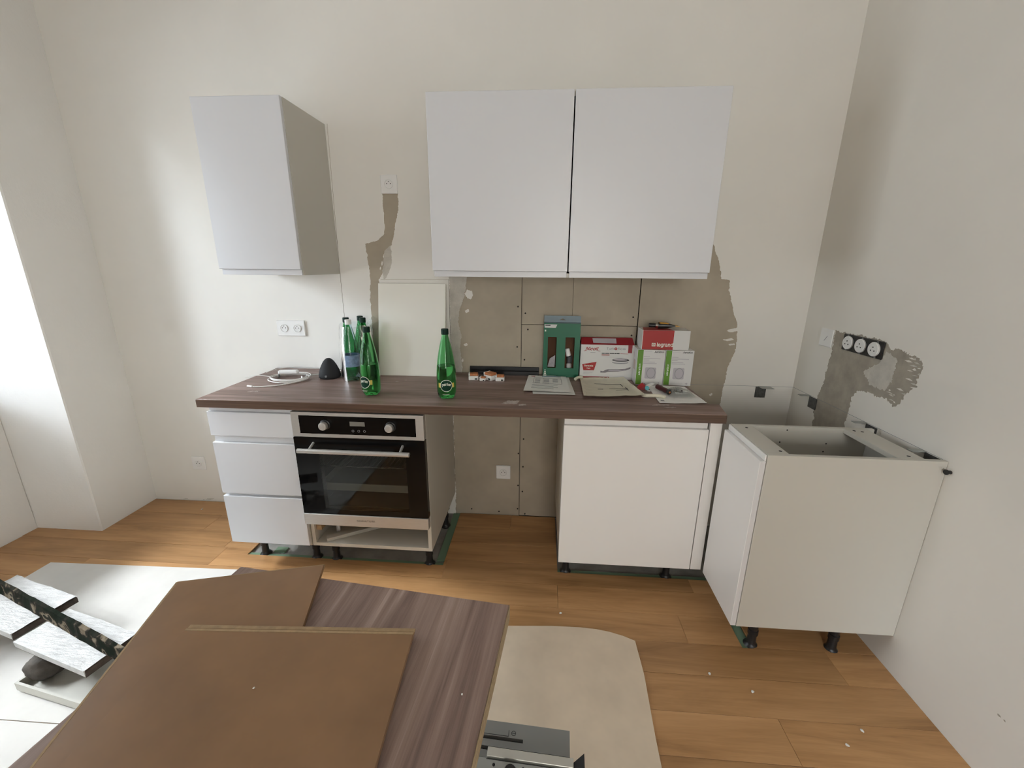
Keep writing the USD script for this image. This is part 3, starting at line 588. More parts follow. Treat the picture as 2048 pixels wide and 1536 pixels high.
obj('cord', tube(spline([(.01, -.15, S + .008), (.045, -.075, S + .014), (.10, -.03, S + .012), (.20, -.016, S + .008), (.30, -.018, S + .006), (.375, -.05, S + .006), (.41, -.07, S + .005)], 60), .0022, 8), CORD, cb, True)
obj('cord', tube(spline([(.29, -.20, S + .012), (.33, -.15, S + .008), (.35, -.13, S + .006), (.355, -.10, S + .006)], 30), .0028, 8), CORD, cb, True)
obj('adapter', turn(bx(.125, .225, -.222, -.196, S + .020, S + .042, .006), (0, 0, 1), 10, (.17, -.21, 0)), WHITEP, cb)
for x, y in ((.118, -.205), (.278, -.262)): obj('cable_tie', turn(bx(x - .004, x + .004, y - .016, y + .016, S + .001, S + .023, .003), (0, 0, 1), 35, (x, y, 0)), GREYP if x < .2 else WHITEP, cb)

def connector(x, y, z, rz, s, label):
    t = thing('connector_pack', label, 'small box', (x, y, z), rz, None); a = .022 * s
    obj('base', bx(-a, a, -.018 * s, .018 * s, 0, .020 * s, .003), WHITEP, t); obj('orange_top', bx(-a + .001, a - .001, -.017 * s, .017 * s, .020 * s, .030 * s, .003), mat('orange_cover%d' % int(x * 1000), (.48, .17, .06), .5, var=.35, vscale=90), t)
    obj('white_rim', bx(-a, -a + .008, -.018 * s, .018 * s, .0202 * s, .0305 * s, .002), WHITEP, t)
    obj('slot', bx(a * .25, a * .75, -.0186 * s, -.0178 * s, .004 * s, .010 * s), DARK, t)
connector(1.152, -.150, S, 8, 1.15, 'white and orange cable connector block at the left of the group')
connector(1.204, -.168, S, -14, .72, 'small flat white and orange connector block at the bottom of the group')
connector(1.240, -.142, S, -38, 1.30, 'tilted white and orange connector block in the middle of the group')
connector(1.293, -.160, S, 3, 1.05, 'white and orange connector block at the right of the group')

bc = thing('black_channel', 'long black plastic channel lying along the wall behind the connector blocks', 'channel', (1.11, -.048, S), 0.4)
obj('base', bx(0, .385, 0, .040, 0, .006, .001), BLACKP, bc); obj('flange', bx(0, .385, .034, .040, .006, .040, .001), BLACKP, bc); obj('flange', bx(.012, .385, 0, .005, .006, .022, .001), BLACKP, bc)

# hanging box with two windows
gb = thing('blister_box', 'dark green hanging card box with two cut-out windows', 'box', (1.613, -.018, S), -2.5)
fr = sbox(-.096, 0, .096, .290).difference(sbox(-.073, .050, -.027, .217)).difference(sbox(.020, .050, .068, .217))
obj('front', stand(ext(fr, .0012), -.033), BOXG, gb); obj('back', bx(-.096, .096, -.0012, 0, 0, .290), BROWNC, gb)
obj('side', bx(-.096, -.0948, -.033, -.0012, 0, .290), BOXG, gb); obj('side', bx(.0948, .096, -.033, -.0012, 0, .290), BOXG, gb)
obj('bottom', bx(-.0948, .0948, -.033, -.0012, 0, .0012), BOXG, gb); obj('top', hull([(-.096, -.0342, .2905), (.096, -.0342, .2905), (-.096, -.018, .296), (.096, -.018, .296), (-.096, 0, .2905), (.096, 0, .2905)]), BOXH, gb)
hd = sbox(-.096, .2905, .096, .328).difference(unary_union([sbox(-.014, .305, .014, .309), Polygon([(-.009, .309), (.009, .309), (0, .316)])]))
obj('header', stand(ext(hd, .0012), -.018), BOXH, gb)
obj('label_tag', stand(ext(Polygon([(-.093, .266), (-.034, .266), (-.026, .284), (-.093, .284)]), .0004), -.0342), BOXW, gb)
obj('tag_print', stand(ext(sbox(-.089, .276, -.062, .281), .0003), -.0346), INKD, gb)
obj('corner_print', stand(ext(unary_union([sbox(-.091, .246, -.084, .255)] + [sbox(-.092 + k * .002, .004 + k * .010, -.076 - k * .002, .011 + k * .010) for k in range(4)]), .0004), -.0342), PALE, gb)
def in_box(m): return moved(turn(m, (0, 0, 1), -2.5), 1.613, -.018, S)
lone('grey_fitting', in_box(hull([(-.072, -.028, .053), (-.034, -.028, .053), (-.058, -.010, .053), (-.060, -.028, .100), (-.032, -.028, .118), (-.036, -.008, .112), (-.03, -.01, .06)])), GREYP if False else mat('grey_poly', (.33, .31, .32), .5, var=.2, vscale=50), 'grey plastic bag seen in the left window of the green box', 'fitting')
lone('white_fitting', in_box(J([moved(turn(lathe([(0, 0), (.019, 0), (.016, .036), (0, .036)], 20), (0, 1, 0), -14), .044, -.019, .115), moved(lathe([(0, 0), (.023, 0), (.021, .022), (0, .026)], 20), .044, -.0175 - .0, .0515).apply_scale(1)])) if False else in_box(moved(turn(lathe([(0, 0), (.0135, 0), (.0125, .038), (.0105, .040), (0, .040)], 20), (0, 1, 0), -14), .040, -.0175, .1155)), WHITEP, 'white plastic cup in the right window of the green box', 'fitting', smooth=40)
lone('dark_fitting', in_box(moved(lathe([(0, 0), (.0135, 0), (.0145, .012), (.0145, .036), (0, .038)], 20), .045, -.0172, .0775)), mat('dark_grey_rubber', (.06, .06, .065), .6), 'dark grey plug in the right window of the green box', 'fitting', smooth=40)
lone('pale_fitting', in_box(moved(lathe([(0, 0), (.0148, 0), (.0140, .018), (.010, .0235), (0, .0245)], 20), .043, -.0172, .0515)), mat('pale_grey_rubber', (.42, .41, .40), .6), 'pale grey dome in the right window of the green box', 'fitting', smooth=40)

# drain box
vb = thing('drain_kit_box', 'white and red card box with a drain trap pictured on it', 'box', (1.8505, -.006, S), 0)
w, yf, h = .1375, -.072, .186
obj('carton', bx(-w, w, yf, 0, 0, h, .0006), BOXW, vb)
obj('red_lid', hull([(-w, yf - .0004, h + .0002), (w, yf - .0004, h + .0002), (-w, 0, h + .0002), (w, 0, h + .0002), (-w + .003, -.030, h + .031), (w - .006, -.030, h + .031), (-w + .003, -.022, h + .031), (w - .006, -.022, h + .031)]), REDC, vb)
def lidpt(x, u): return (x, yf + .0395 * u, h + .0006 + .0312 * u)
q = [lidpt(-.075, .22), lidpt(.045, .18), lidpt(.045, .86), lidpt(-.078, .86)]; q2 = [(a, b - .0010, c + .0010) for a, b, c in q]
obj('carry_handle', hull(q + q2), LILAC, vb)
def pr_(shape, m_, name='print', lift=0): return obj(name, stand(ext(shape, .0004), yf - .0002 - lift), m_, vb)
pr_(unary_union([sbox(-w, 0, .018, .014)]), REDC, 'red_base_band'); pr_(sbox(.106, h - .042, .127, h), REDC, 'red_tab')
pr_(Polygon([(-.128, .080), (-.053, .094), (-.064, .048), (-.120, .047)]), REDP, 'guarantee_badge')
obj('badge_lettering', stand(moved(text('Garantie', .0085, True, maxw=.048), -.118, .068), yf - .0007), PALE, vb)
obj('badge_lettering', stand(moved(text('5 ans', .0075, True, maxw=.018), -.103, .0555), yf - .0007), PALE, vb)
obj('lettering', stand(moved(text('Nicoll', .0165, True, shear=.35, maxw=.064), -.116, h - .030), yf - .0002), REDP, vb)
pr_(Polygon([(-.124, h - .0335), (-.110, h - .030), (-.108, h - .032), (-.122, h - .035)]), REDP, 'logo_swash'); pr_(Polygon([(-.050, h - .031), (-.036, h - .034), (-.038, h - .0355), (-.051, h - .033)]), REDP, 'logo_swash')
obj('lettering', stand(moved(text('Turb', .0125, maxw=.040), -.006, h - .026), yf - .0002), INK, vb)
pr_(Point(.0425, h - .0205).buffer(.0072).difference(Point(.0425, h - .0205).buffer(.0030)), REDP, 'logo_ring')
obj('lettering', stand(moved(text('flow', .0125, maxw=.042), .052, h - .026), yf - .0002), INK, vb)
pr_(unary_union([sbox(-.088, h - .0425, -.062, h - .0405)]), INK, 'small_print')
pr_(unary_union([sbox(-.029 + a, h - .0475, -.029 + b, h - .0435) for a, b in ((0, .016), (.018, .040), (.042, .066), (.068, .074), (.076, .092))]), INKD, 'small_print')
pr_(unary_union([sbox(.068, h - .0472, .108, h - .0455)]), REDP, 'small_print')
pr_(sbox(-.029, h - .0565, .012, h - .051), mat('faded_red', (.36, .13, .12), .6), 'small_print')
pr_(unary_union([sbox(-.029, h - .065, .085, h - .064), sbox(-.120, .038, -.066, .0395), sbox(-.120, .033, -.072, .0345), sbox(-.120, .028, -.086, .0295)]), LILAC, 'small_print')
el = lambda x, z, a, b: aff.scale(Point(x, z).buffer(1, 24), a, b)
pr_(el(.072, h - .080, .044, .0085), INKD, 'pictured_grate'); pr_(el(.070, h - .0785, .036, .0048), LILAC, 'pictured_grate', .0005)
pr_(el(.070, h - .093, .042, .0075).difference(el(.070, h - .089, .042, .0060)), INK, 'pictured_grate')
pr_(Polygon([(.008, .055), (.06, .056), (.10, .060), (.126, .070), (.125, .060), (.10, .050), (.06, .044), (.01, .041), (-.005, .036), (-.030, .036), (-.030, .046), (-.016, .044), (-.002, .052)]), mat('pictured_trap', (.21, .19, .20), .6), 'pictured_trap')
pr_(Polygon([(.012, .050), (.06, .051), (.10, .055), (.10, .052), (.06, .047), (.012, .046)]), LILAC, 'pictured_trap', .0005)
pr_(unary_union([Point(a, .0072).buffer(.0042) for a in (-.030, -.010, .009)]), PALE, 'band_icon', .0005)

# two white boxes and a red one
def fan_box(x, label):
    t = thing('ventilator_box', label, 'box', (x, -.165, S), -1.5); w, yf, h = .0680, -.006, .181
    obj('carton', bx(-w, w, yf, .125, 0, h, .0008), BOXW, t)
    def p(shape, m_, nm, lift=0): return obj(nm, stand(ext(shape, .0004), yf - .0001 - lift), m_, t)
    p(sbox(-w + .002, .003, -w + .029, h - .001), LIME, 'green_band')
    obj('band_lettering', stand(moved(turn(text('aération', .009, True, maxw=.060), (0, 0, 1), 90), -w + .020, .050), yf - .0005), PALE, t)
    obj('lettering', stand(moved(text('Aeration', .0085, True, shear=.3, maxw=.046), w - .055, h - .0135), yf - .0001), INKD, t)
    p(unary_union([sbox(-.035, h - .010, .004, h - .0092), sbox(-.036, h - .036, -.006, h - .033), sbox(-.036, h - .045, .046, h - .042), sbox(-.036, h - .053, -.008, h - .050), sbox(-.036, h - .063, .020, h - .060), sbox(-.036, h - .070, .030, h - .067)]), LILAC, 'small_print')
    p(sbox(-.024, .034, .030, .092).buffer(-.006).buffer(.006), LILAC, 'pictured_fan'); c = el(.006, .063, .022, .028)
    p(c.difference(el(.006, .063, .019, .025)), INK, 'pictured_fan', .0005)
    p(unary_union([sbox(-.034, .012, .028, .0128), Point(.048, .012).buffer(.0045), sbox(.040, .010, .043, .014)]), LILAC, 'small_print')
    p(sbox(-.030, .0001, w - .004, .0012), INK, 'edge_line')
    s_ = stand_x(ext(unary_union([Polygon([(-.10, .165), (-.05, .135), (-.05, .128), (-.10, .158)]), sbox(-.07, .07, -.03, .12)]), .0004), -w); obj('side_print', s_, mat('peach_print%d' % int(x * 100), (.52, .40, .36), .6), t)
fan_box(2.0535, 'white card box with a green band, left of the twin pair')
fan_box(2.1925, 'white card box with a green band, right of the twin pair')
lb = thing('red_carton', 'red and white carton lying across the two white boxes', 'box', (2.118, -.164, S + .1820), -1.0); w, h = .115, .096
obj('carton', bx(-w, w, 0, .115, 0, h, .0010), BOXW, lb)
obj('red_panel', stand(ext(sbox(-w + .003, .0005, .037, h - .0008), .0004), 0), REDP, lb)
obj('red_top', hull([(-w + .003, 0, h), (.037, 0, h), (.037, 0, h + .0004), (-w + .003, 0, h + .0004), (-w + .02, .105, h), (.02, .105, h), (.02, .105, h + .0004), (-w + .02, .105, h + .0004)]), REDP, lb)
obj('lettering', stand(moved(text('legrand', .0185, True, maxw=.078), -.0425, .0165), -.0004), PALE, lb)
obj('logo_square', stand(ext(sbox(-.066, .0165, -.048, .0335).difference(sbox(-.062, .0205, -.052, .0295)).union(sbox(-.059, .0225, -.055, .0265)), .0004), -.0004), PALE, lb)
gt = thing('glue_tube', 'black and yellow glue tube lying on the red carton', 'tube', (2.118, -.105, S + .1820 + h + .0168), -4)
obj('cap', J([cyl((-.073, 0, 0), (-.042, 0, 0), .0105, 18)]), BLACKP, gt, 40); obj('collar', cyl((-.042, 0, 0), (-.030, 0, 0), .0125, 18, .0155), CHROME, gt, 40)
def tsec(x, a, b): return [(x, a * math.cos(t), b * math.sin(t)) for t in np.linspace(0, 2 * math.pi, 20, endpoint=False)]
obj('body', hull(tsec(-.030, .0165, .0165) + tsec(.010, .018, .015) + tsec(.055, .021, .002)), mat('tube_black', (.015, .012, .010), .35), gt, 40)
obj('yellow_print', hull([(x, y, z + .0006) for x, a, b in ((-.024, .0168, .0168), (.010, .0183, .0153), (.022, .019, .012)) for t in np.linspace(.7, 2.0, 6) for y, z in [(-a * math.cos(t) * .8 - .002, b * math.sin(t))]]), GLUEY, gt, 40)
obj('crimp', hull([(.052, -.021, -.0025), (.072, -.021, -.003), (.052, .021, -.0025), (.072, .021, -.003), (.052, -.021, .0025), (.072, -.021, .000), (.052, .021, .0025), (.072, .021, .000)]), GLUEY, gt)
lone('plastic_ball', moved(trimesh.creation.icosphere(2, .0055), 2.030, -.180, S + .0055), BLACKP, 'tiny black ball at the foot of the left white box', 'ball', smooth=True)

# papers
def sheet(quad, amp, seed, n=22, lift=.0006, curl=0):
    q = [np.array(p, float) for p in quad]; V = []; F = []
    for i in range(n + 1):
        for j in range(n + 1):
            u, v = i / n, j / n; p = q[0] * (1 - u) * (1 - v) + q[1] * u * (1 - v) + q[2] * u * v + q[3] * (1 - u) * v
            k = meshkit.fbm(np.array([[u * 3.0, v * 3.0, seed * 1.7]]), 3, seed)[0]; e = max(abs(u - .5), abs(v - .5)) * 2
            V.append((p[0], p[1], S + lift + amp * k * (.25 + .75 * e ** 3) + curl * max(0, e - .8) ** 2 * 25))
    for i in range(n):
        for j in range(n): a = i * (n + 1) + j; F += [(a, a + n + 1, a + n + 2), (a, a + n + 2, a + 1)]
    top = trimesh.Trimesh(V, F, process=False); bot = top.copy(); bot.vertices[:, 2] -= .0004; bot.invert(); return J([top, bot]), (q, amp, seed, lift)
def onsheet(shape_uv, info, dz=.0012):       # flat print that follows the sheet
    q, amp, seed, lift = info; m = ext(shape_uv, .0003); v, f = trimesh.remesh.subdivide_to_size(m.vertices, m.faces, .06, max_iter=8)
    u, w_ = v[:, 0], v[:, 1]; p = (q[0] * ((1 - u) * (1 - w_))[:, None] + q[1] * (u * (1 - w_))[:, None] + q[2] * (u * w_)[:, None] + q[3] * ((1 - u) * w_)[:, None])
    k = meshkit.fbm(np.c_[u * 3.0, w_ * 3.0, np.full(len(u), seed * 1.7)], 3, seed); e = np.maximum(abs(u - .5), abs(w_ - .5)) * 2
    return trimesh.Trimesh(np.c_[p, S + lift + amp * k * (.25 + .75 * e ** 3) + dz * .3 + v[:, 2]], f, process=False)
m, _ = sheet([(1.450, -.070), (1.655, -.075), (1.668, -.392), (1.470, -.388)], .006, 3, lift=.0005)
lone('leaflet', m, PAPER, 'plain lower sheet of the leaflets before the green box', 'paper', smooth=40)
t = thing('leaflet', 'printed instruction sheet lying on another before the green box', 'paper')
m, inf = sheet([(1.440, -.066), (1.640, -.073), (1.645, -.368), (1.424, -.358)], .006, 5, lift=.0065)
obj('page', m, PAPER, t, 40)
obj('red_print', onsheet(sbox(.08, .05, .18, .08), inf), REDC, t); obj('teal_print', onsheet(unary_union([sbox(.36, .03, .86, .075)]), inf), TEAL, t)
obj('grey_print', onsheet(unary_union([sbox(.16, .16, .86, .17), sbox(.16, .52, .86, .53), sbox(.16, .16, .17, .53), sbox(.85, .16, .86, .53), sbox(.40, .16, .41, .53)] + [sbox(.2 + (k % 3) * .22, .22 + (k // 3) * .08, .33 + (k % 3) * .22, .25 + (k // 3) * .08) for k in range(11)] + [sbox(.15, .60 + k * .07, .75 - .1 * (k % 2), .615 + k * .07) for k in range(4)]), inf), INK, t)
t = thing('cream_wrapper', 'crumpled cream wrapper with an orange edge before the red-lidded box', 'wrapper')
m, inf = sheet([(1.712, -.090), (1.945, -.085), (1.985, -.405), (1.700, -.442)], .016, 9, lift=.0006, n=34, curl=.006)
obj('page', m, PAPERY, t, 40)
obj('orange_edge', onsheet(sbox(.005, .06, .07, .94), inf), ORANGE, t)
obj('black_print', onsheet(unary_union([sbox(.28, .30, .82, .312), sbox(.30, .56, .40, .58), sbox(.52, .54, .86, .552), sbox(.62, .62, .82, .632), sbox(.80, .32, .815, .44), sbox(.83, .5, .845, .66)]), inf), INKD, t)
obj('twist', tube(spline([(1.975, -.385, S + .010), (2.02, -.395, S + .012), (2.055, -.392, S + .010), (2.07, -.405, S + .008)], 24), .0085, 8), PAPERY, t, True)
obj('twist', tube(spline([(1.725, -.10, S + .012), (1.70, -.115, S + .015), (1.685, -.13, S + .008)], 20), .008, 8), PAPERY, t, True)
t = thing('white_leaflet', 'white sheet under the screwdriver and metal fittings at the right end of the worktop', 'paper')
m, inf = sheet([(2.042, -.186), (2.225, -.190), (2.240, -.457), (2.030, -.474)], .004, 13, lift=.0006)
obj('page', m, PAPER, t, 40); obj('grey_print', onsheet(unary_union([sbox(.06, .84, .14, .90)] + [sbox(.55, .25 + k * .05, .85, .26 + k * .05) for k in range(4)]), inf), INK, t)
sd = thing('screwdriver', 'short maroon screwdriver handle on the white sheet', 'screwdriver', (2.085, -.30, S + .018), 0)
ax = lathe([(0, 0), (.010, 0), (.0125, .004), (.013, .03), (.0105, .05), (.012, .075), (.0105, .092), (0, .094)], 14); ax = turn(ax, (1, 0, 0), 90); ax = turn(ax, (0, 0, 1), 18)
obj('handle', moved(ax, -.012, .045, -.0005), MAROON, sd, 30); obj('end_cap', moved(turn(turn(lathe([(0, 0), (.012, 0), (.0125, .01), (.009, .013), (0, .0135)], 14), (1, 0, 0), 90), (0, 0, 1), 18), .0165, -.0425, -.0005), BLACKP, sd, 30)
obj('end_dot', moved(turn(turn(lathe([(0, 0), (.005, 0), (.005, .0012), (0, .0013)], 12), (1, 0, 0), 90), (0, 0, 1), 18), .0206, -.0553, -.0005), ORANGE, sd)
fb = thing('fittings_bag', 'clear bag of shiny metal fittings on the white sheet', 'bag of fittings', (2.155, -.335, S + .006))
for k, (a, b, r, L, rz) in enumerate([(-.030, .012, .009, .030, 30), (-.012, -.012, .009, .034, -20), (.022, -.006, .011, .026, 10), (.006, .018, .007, .03, 60)]):
    obj('fitting', moved(turn(turn(lathe([(.004, 0), (r, 0), (r, L * .4), (r * .75, L * .42), (r * .75, L), (.004, L)], 6 if k % 2 else 18), (0, 1, 0), 90), (0, 0, 1), rz), a - .012, b, .010), CHROME, fb)
V = []; n = 16
for i in range(n + 1):
    for j in range(n + 1):
        u, v = i / n * 2 - 1, j / n * 2 - 1; k = meshkit.fbm(np.array([[u * 3, v * 3, 1.0]]), 3, 8)[0]; V.append((u * .060, v * .055, .0015 + .030 * max(0, 1 - u * u) * max(0, 1 - v * v) * (.6 + .7 * k) + .003 * k))
F = [f for i in range(n) for j in range(n) for a in [i * (n + 1) + j] for f in ((a, a + n + 1, a + n + 2), (a, a + n + 2, a + 1))]
obj('film', trimesh.Trimesh(V, F, process=False), FILM, fb, True)
rd = thing('red_clip', 'small red plastic clip with turquoise button and white tag', 'clip', (2.004, -.252, S))
obj('body', hull([(-.024, -.010, 0), (.012, -.016, 0), (.018, .010, 0), (-.016, .016, 0), (-.026, -.004, .016), (.010, -.014, .020), (.012, .010, .026), (-.010, .012, .024), (-.004, -.002, .034)]), mat('red_plastic', (.30, .008, .012), .3), rd)
obj('button', moved(turn(lathe([(0, 0), (.0105, 0), (.0105, .004), (0, .005)], 18), (1, 0, 0), 70), .017, -.020, .012), TURQ, rd, 40)
obj('tag', moved(turn(turn(bx(0, .052, -.011, .011, 0, .003, .001), (0, 1, 0), -18), (0, 0, 1), 22), .012, .004, .008), WHITEP, rd)
obj('prong', turn(bx(.018, .034, -.038, -.028, .0, .006, .001), (0, 0, 1), -20, (.02, -.03, 0)), WHITEP, rd)

# ------------------------------------------------------------------ foreground: slab on trestles with hardboard sheets
ZS = .79
a0 = np.array([.804, -1.475]); a1 = np.array([1.449, -1.542]); ux = (a1 - a0) / np.linalg.norm(a1 - a0); uy = np.array([ux[1], -ux[0]])
def fr2(p0, u, v, a, b): return tuple(np.array(p0) + a * u + b * v)
WS = .648
sl = thing('worktop_offcut', 'dark wood-grain worktop piece lying on trestles in the foreground', 'worktop')
obj('board', slab([fr2(a0, ux, uy, 0, 0), fr2(a0, ux, uy, WS, 0), fr2(a0, ux, uy, WS, 1.75), fr2(a0, ux, uy, 0, 1.75)], ZS - .038, ZS, .002), WORKTOP2, sl)
obj('raw_edge', slab([fr2(a0, ux, uy, WS + .0003, .001), fr2(a0, ux, uy, WS + .0016, .001), fr2(a0, ux, uy, WS + .0016, 1.749), fr2(a0, ux, uy, WS + .0003, 1.749)], ZS - .037, ZS - .0015, .0004), CHIP, sl)
for k, b in enumerate((.42, 1.45)):
    t = thing('trestle', 'pine trestle carrying the far end of the worktop piece' if k == 0 else 'pine trestle carrying the near end of the worktop piece', 'trestle')
    c = np.array(fr2(a0, ux, uy, .20, b)); e = np.array([*ux, 0])
    A = np.array([*c, 0])
    obj('top_beam', moved(turn(bx(-.18, .18, -.022, .022, ZS - .038 - .071, ZS - .0385, .003), (0, 0, 1), math.degrees(math.atan2(ux[1], ux[0]))), *A), PINE, t)
    for s in (-1, 1):
        for q in (-1, 1):
            p1 = A + e * s * .13 + np.array([0, 0, ZS - .112]); p0 = A + e * s * .14 + np.array([*(uy * q * .16), 0.0]); d = (p1 - p0)
            obj('leg', hull([p + np.array([dx, dy, 0]) for p in (p0, p1) for dx in (-.016, .016) for dy in (-.016, .016)]), PINE, t)
def board_sheet(name, label, p0, u, v, w, L, z0, th, edge=.0032, left=True):
    t = thing(name, label, 'board')
    e = edge if left else 0
    obj('face', slab([fr2(p0, u, v, e, edge), fr2(p0, u, v, w, edge), fr2(p0, u, v, w, L), fr2(p0, u, v, e, L)], z0, z0 + th, .0004), MDF, t)
    for q in [[(0, 0), (w, 0), (w, edge), (0, edge)]] + ([[(0, edge), (edge, edge), (edge, L), (0, L)]] if left else []):
        obj('raw_edge', slab([fr2(p0, u, v, *c) for c in q], z0, z0 + th - .0004, .0008), MDFE, t)
uA = np.array([.295, .080]); uA /= np.linalg.norm(uA); vA = np.array([uA[1], -uA[0]])
board_sheet('hardboard_sheet', 'brown hardboard strip, lowest of the boards, at an angle on the dark worktop piece', (.7000, -1.5405), uA, vA, .3135, .86, ZS + .0004, .0045, .0085)
board_sheet('hardboard_sheet', 'brown hardboard strip lying exactly on the angled one', (.7075, -1.5440), uA, vA, .3070, .86, ZS + .0062, .0035, .0030)
uB = np.array([.437, .025]); uB /= np.linalg.norm(uB); vB = np.array([uB[1], -uB[0]])
board_sheet('hardboard_sheet', 'wide brown hardboard sheet second from the top, showing only its pale edges', (.834, -1.655), uB, vB, .440, .80, ZS + .0099, .0042, .009, False)
board_sheet('hardboard_sheet', 'wide brown hardboard sheet on top of the pile in the foreground', (.8372, -1.6680), uB, vB, .4375, .78, ZS + .0144, .0042, .006, False)

# ------------------------------------------------------------------ floor protection and tools
lone('white_floor_sheet', slab([(-.972, -.622), (.26, -.590), (.28, -1.336), (-.99, -1.352)], .0006, .0042, .0006), SHEETW, 'white hardboard sheet covering the floor at the left', 'floor sheet')
lone('white_floor_sheet', slab([(-1.0, -1.3545), (.28, -1.3385), (.30, -2.08), (-.98, -2.11)], .0006, .0042, .0006), SHEETW, 'white hardboard sheet at the bottom left edge, beyond a dark joint', 'floor sheet')
lone('beige_floor_sheet', slab([(1.02, -.842), (1.397, -.832), (1.58, -.818), (1.699, -.816), (1.765, -.820), (1.823, -.830), (1.875, -.846), (1.919, -.866), (1.922, -1.012), (1.908, -1.239), (1.902, -1.42), (1.89, -2.3), (1.0, -2.3)], .0006, .0050, .0008), SHEETB, 'beige hardboard sheet with a curved corner on the floor, right of the worktop piece', 'floor sheet')

ZK = .150
dB = np.array([.393, -.092]); dB /= np.linalg.norm(dB); nB = np.array([-dB[1], dB[0]])
def caked(c, L, W, label, seed):
    t = thing('caked_board', label, 'board'); n = 26; k_ = 12; V = []; F = []
    for i in range(n + 1):
        for j in range(k_ + 1):
            a, b = (i / n - .5) * L, (j / k_ - .5) * W; p = np.array(c) + a * dB + b * nB
            h = meshkit.fbm(np.array([[a * 30, b * 30, seed]]), 3, seed)[0]; V.append((p[0] + .004 * (h - .5), p[1] + .004 * (h - .5), ZK - .004 + .007 * h))
    for i in range(n):
        for j in range(k_): q = i * (k_ + 1) + j; F += [(q, q + k_ + 1, q + k_ + 2), (q, q + k_ + 2, q + 1)]
    obj('plaster_crust', trimesh.Trimesh(V, F, process=False), CAKED, t, True)
    co = [np.array(c) + a * dB + b * nB for a, b in ((-L / 2, -W / 2), (L / 2, -W / 2), (L / 2, W / 2), (-L / 2, W / 2))]
    obj('wood', slab([tuple(x) for x in co], ZK - .030, ZK - .0042, .003), CAKEDE, t)
    f0, f1 = co[0], co[1]; obj('front_crust', hull([(f0[0], f0[1] - .002, ZK - .024), (f1[0], f1[1] - .002, ZK - .026), (f0[0], f0[1] - .003, ZK + .0), (f1[0], f1[1] - .003, ZK), (f0[0], f0[1] + .002, ZK), (f1[0], f1[1] + .002, ZK)]), CAKED, t)
cA = (np.array([.012, -1.107]) + [-.006, -1.27] + [-.399, -1.178] + [-.335, -1.039]) / 4
caked(cA, .385, .160, 'white plaster-caked board, the nearer of the two under the dark batten', 3)
cB = (np.array([-.405, -.96]) + [-.417, -1.164] + [-.818, -.906 - .14] + [-.797, -.883]) / 4
caked(cB, .400, .195, 'white plaster-caked board, the farther of the two under the dark batten', 8)
pa, pb = np.array([-.760, -.955]), np.array([.110, -1.232]); db = (pb - pa) / np.linalg.norm(pb - pa); nb = np.array([-db[1], db[0]])
V = []; n = 40
for i in range(n + 1):
    p = pa + (pb - pa) * i / n; k = meshkit.fbm(np.array([[i * .5, 0, 3.0]]), 3, 2)[0] - .5
    V += [(*(p - nb * (.012 + .004 * k)), ZK + .0035), (*(p + nb * .008), ZK + .0035), (*(p + nb * .004), ZK + .064 + .010 * k), (*(p - nb * (.008 + .004 * k)), ZK + .060 + .012 * k)]
F = [f for i in range(n) for j in range(4) for a, b in [(i * 4 + j, i * 4 + (j + 1) % 4)] for f in ((a, b, b + 4), (a, b + 4, a + 4))] + [(0, 2, 1), (0, 3, 2), (n * 4, n * 4 + 1, n * 4 + 2), (n * 4, n * 4 + 2, n * 4 + 3)]
bm = trimesh.Trimesh(V, F, process=False); bm.fix_normals()
lone('spattered_batten', bm, SPATTER, 'dark green and brown spattered batten across the two plaster-caked boards', 'batten')
def lump(c, r, z0, z1, seed, label):
    m = trimesh.creation.icosphere(3, 1.0); v = m.vertices; k = meshkit.fbm(v * 1.6 + seed, 3, seed); v = v * (0.8 + .45 * k)[:, None]
    v = v * [r, r * .8, 1]; v[:, 2] = (v[:, 2] - v[:, 2].min()) / (v[:, 2].max() - v[:, 2].min()) * (z1 - z0) + z0; v[:, :2] += c; m.vertices = v
    lone('mortar_lump', m, CLAY, label, 'mortar lump', smooth=True)
lump((-.272, -1.198), .056, .0168, ZK - .0305, 2, 'dark grey mortar lump in the tray, propping up the nearer caked board')
lump((.02, -1.185), .028, .0168, ZK - .0305, 5, 'dark mortar prop under the right end of the nearer caked board')
lump((-.62, -1.0), .05, .0044, ZK - .0305, 7, 'dark mortar prop under the farther caked board')
tr = thing('plaster_tray', 'shallow white plastic tray under the plaster-caked boards', 'tray')
q = [(-.325, -1.250), (.06, -1.312), (.095, -1.10), (-.29, -1.04)]; Q = Polygon(q)
obj('base', slab(q, .0125, .0160, .0005), TRAYM, tr)
rim = Q.buffer(.004, join_style=2).difference(Q.buffer(-.004)); obj('rim', moved(ext(rim, .032), 0, 0, .0125), TRAYM, tr)
obj('foot', J([bx(x - .012, x + .012, y - .012, y + .012, .0044, .0124) for x, y in ((-.28, -1.21), (.03, -1.26), (.05, -1.12), (-.25, -1.08))]), TRAYM, tr)

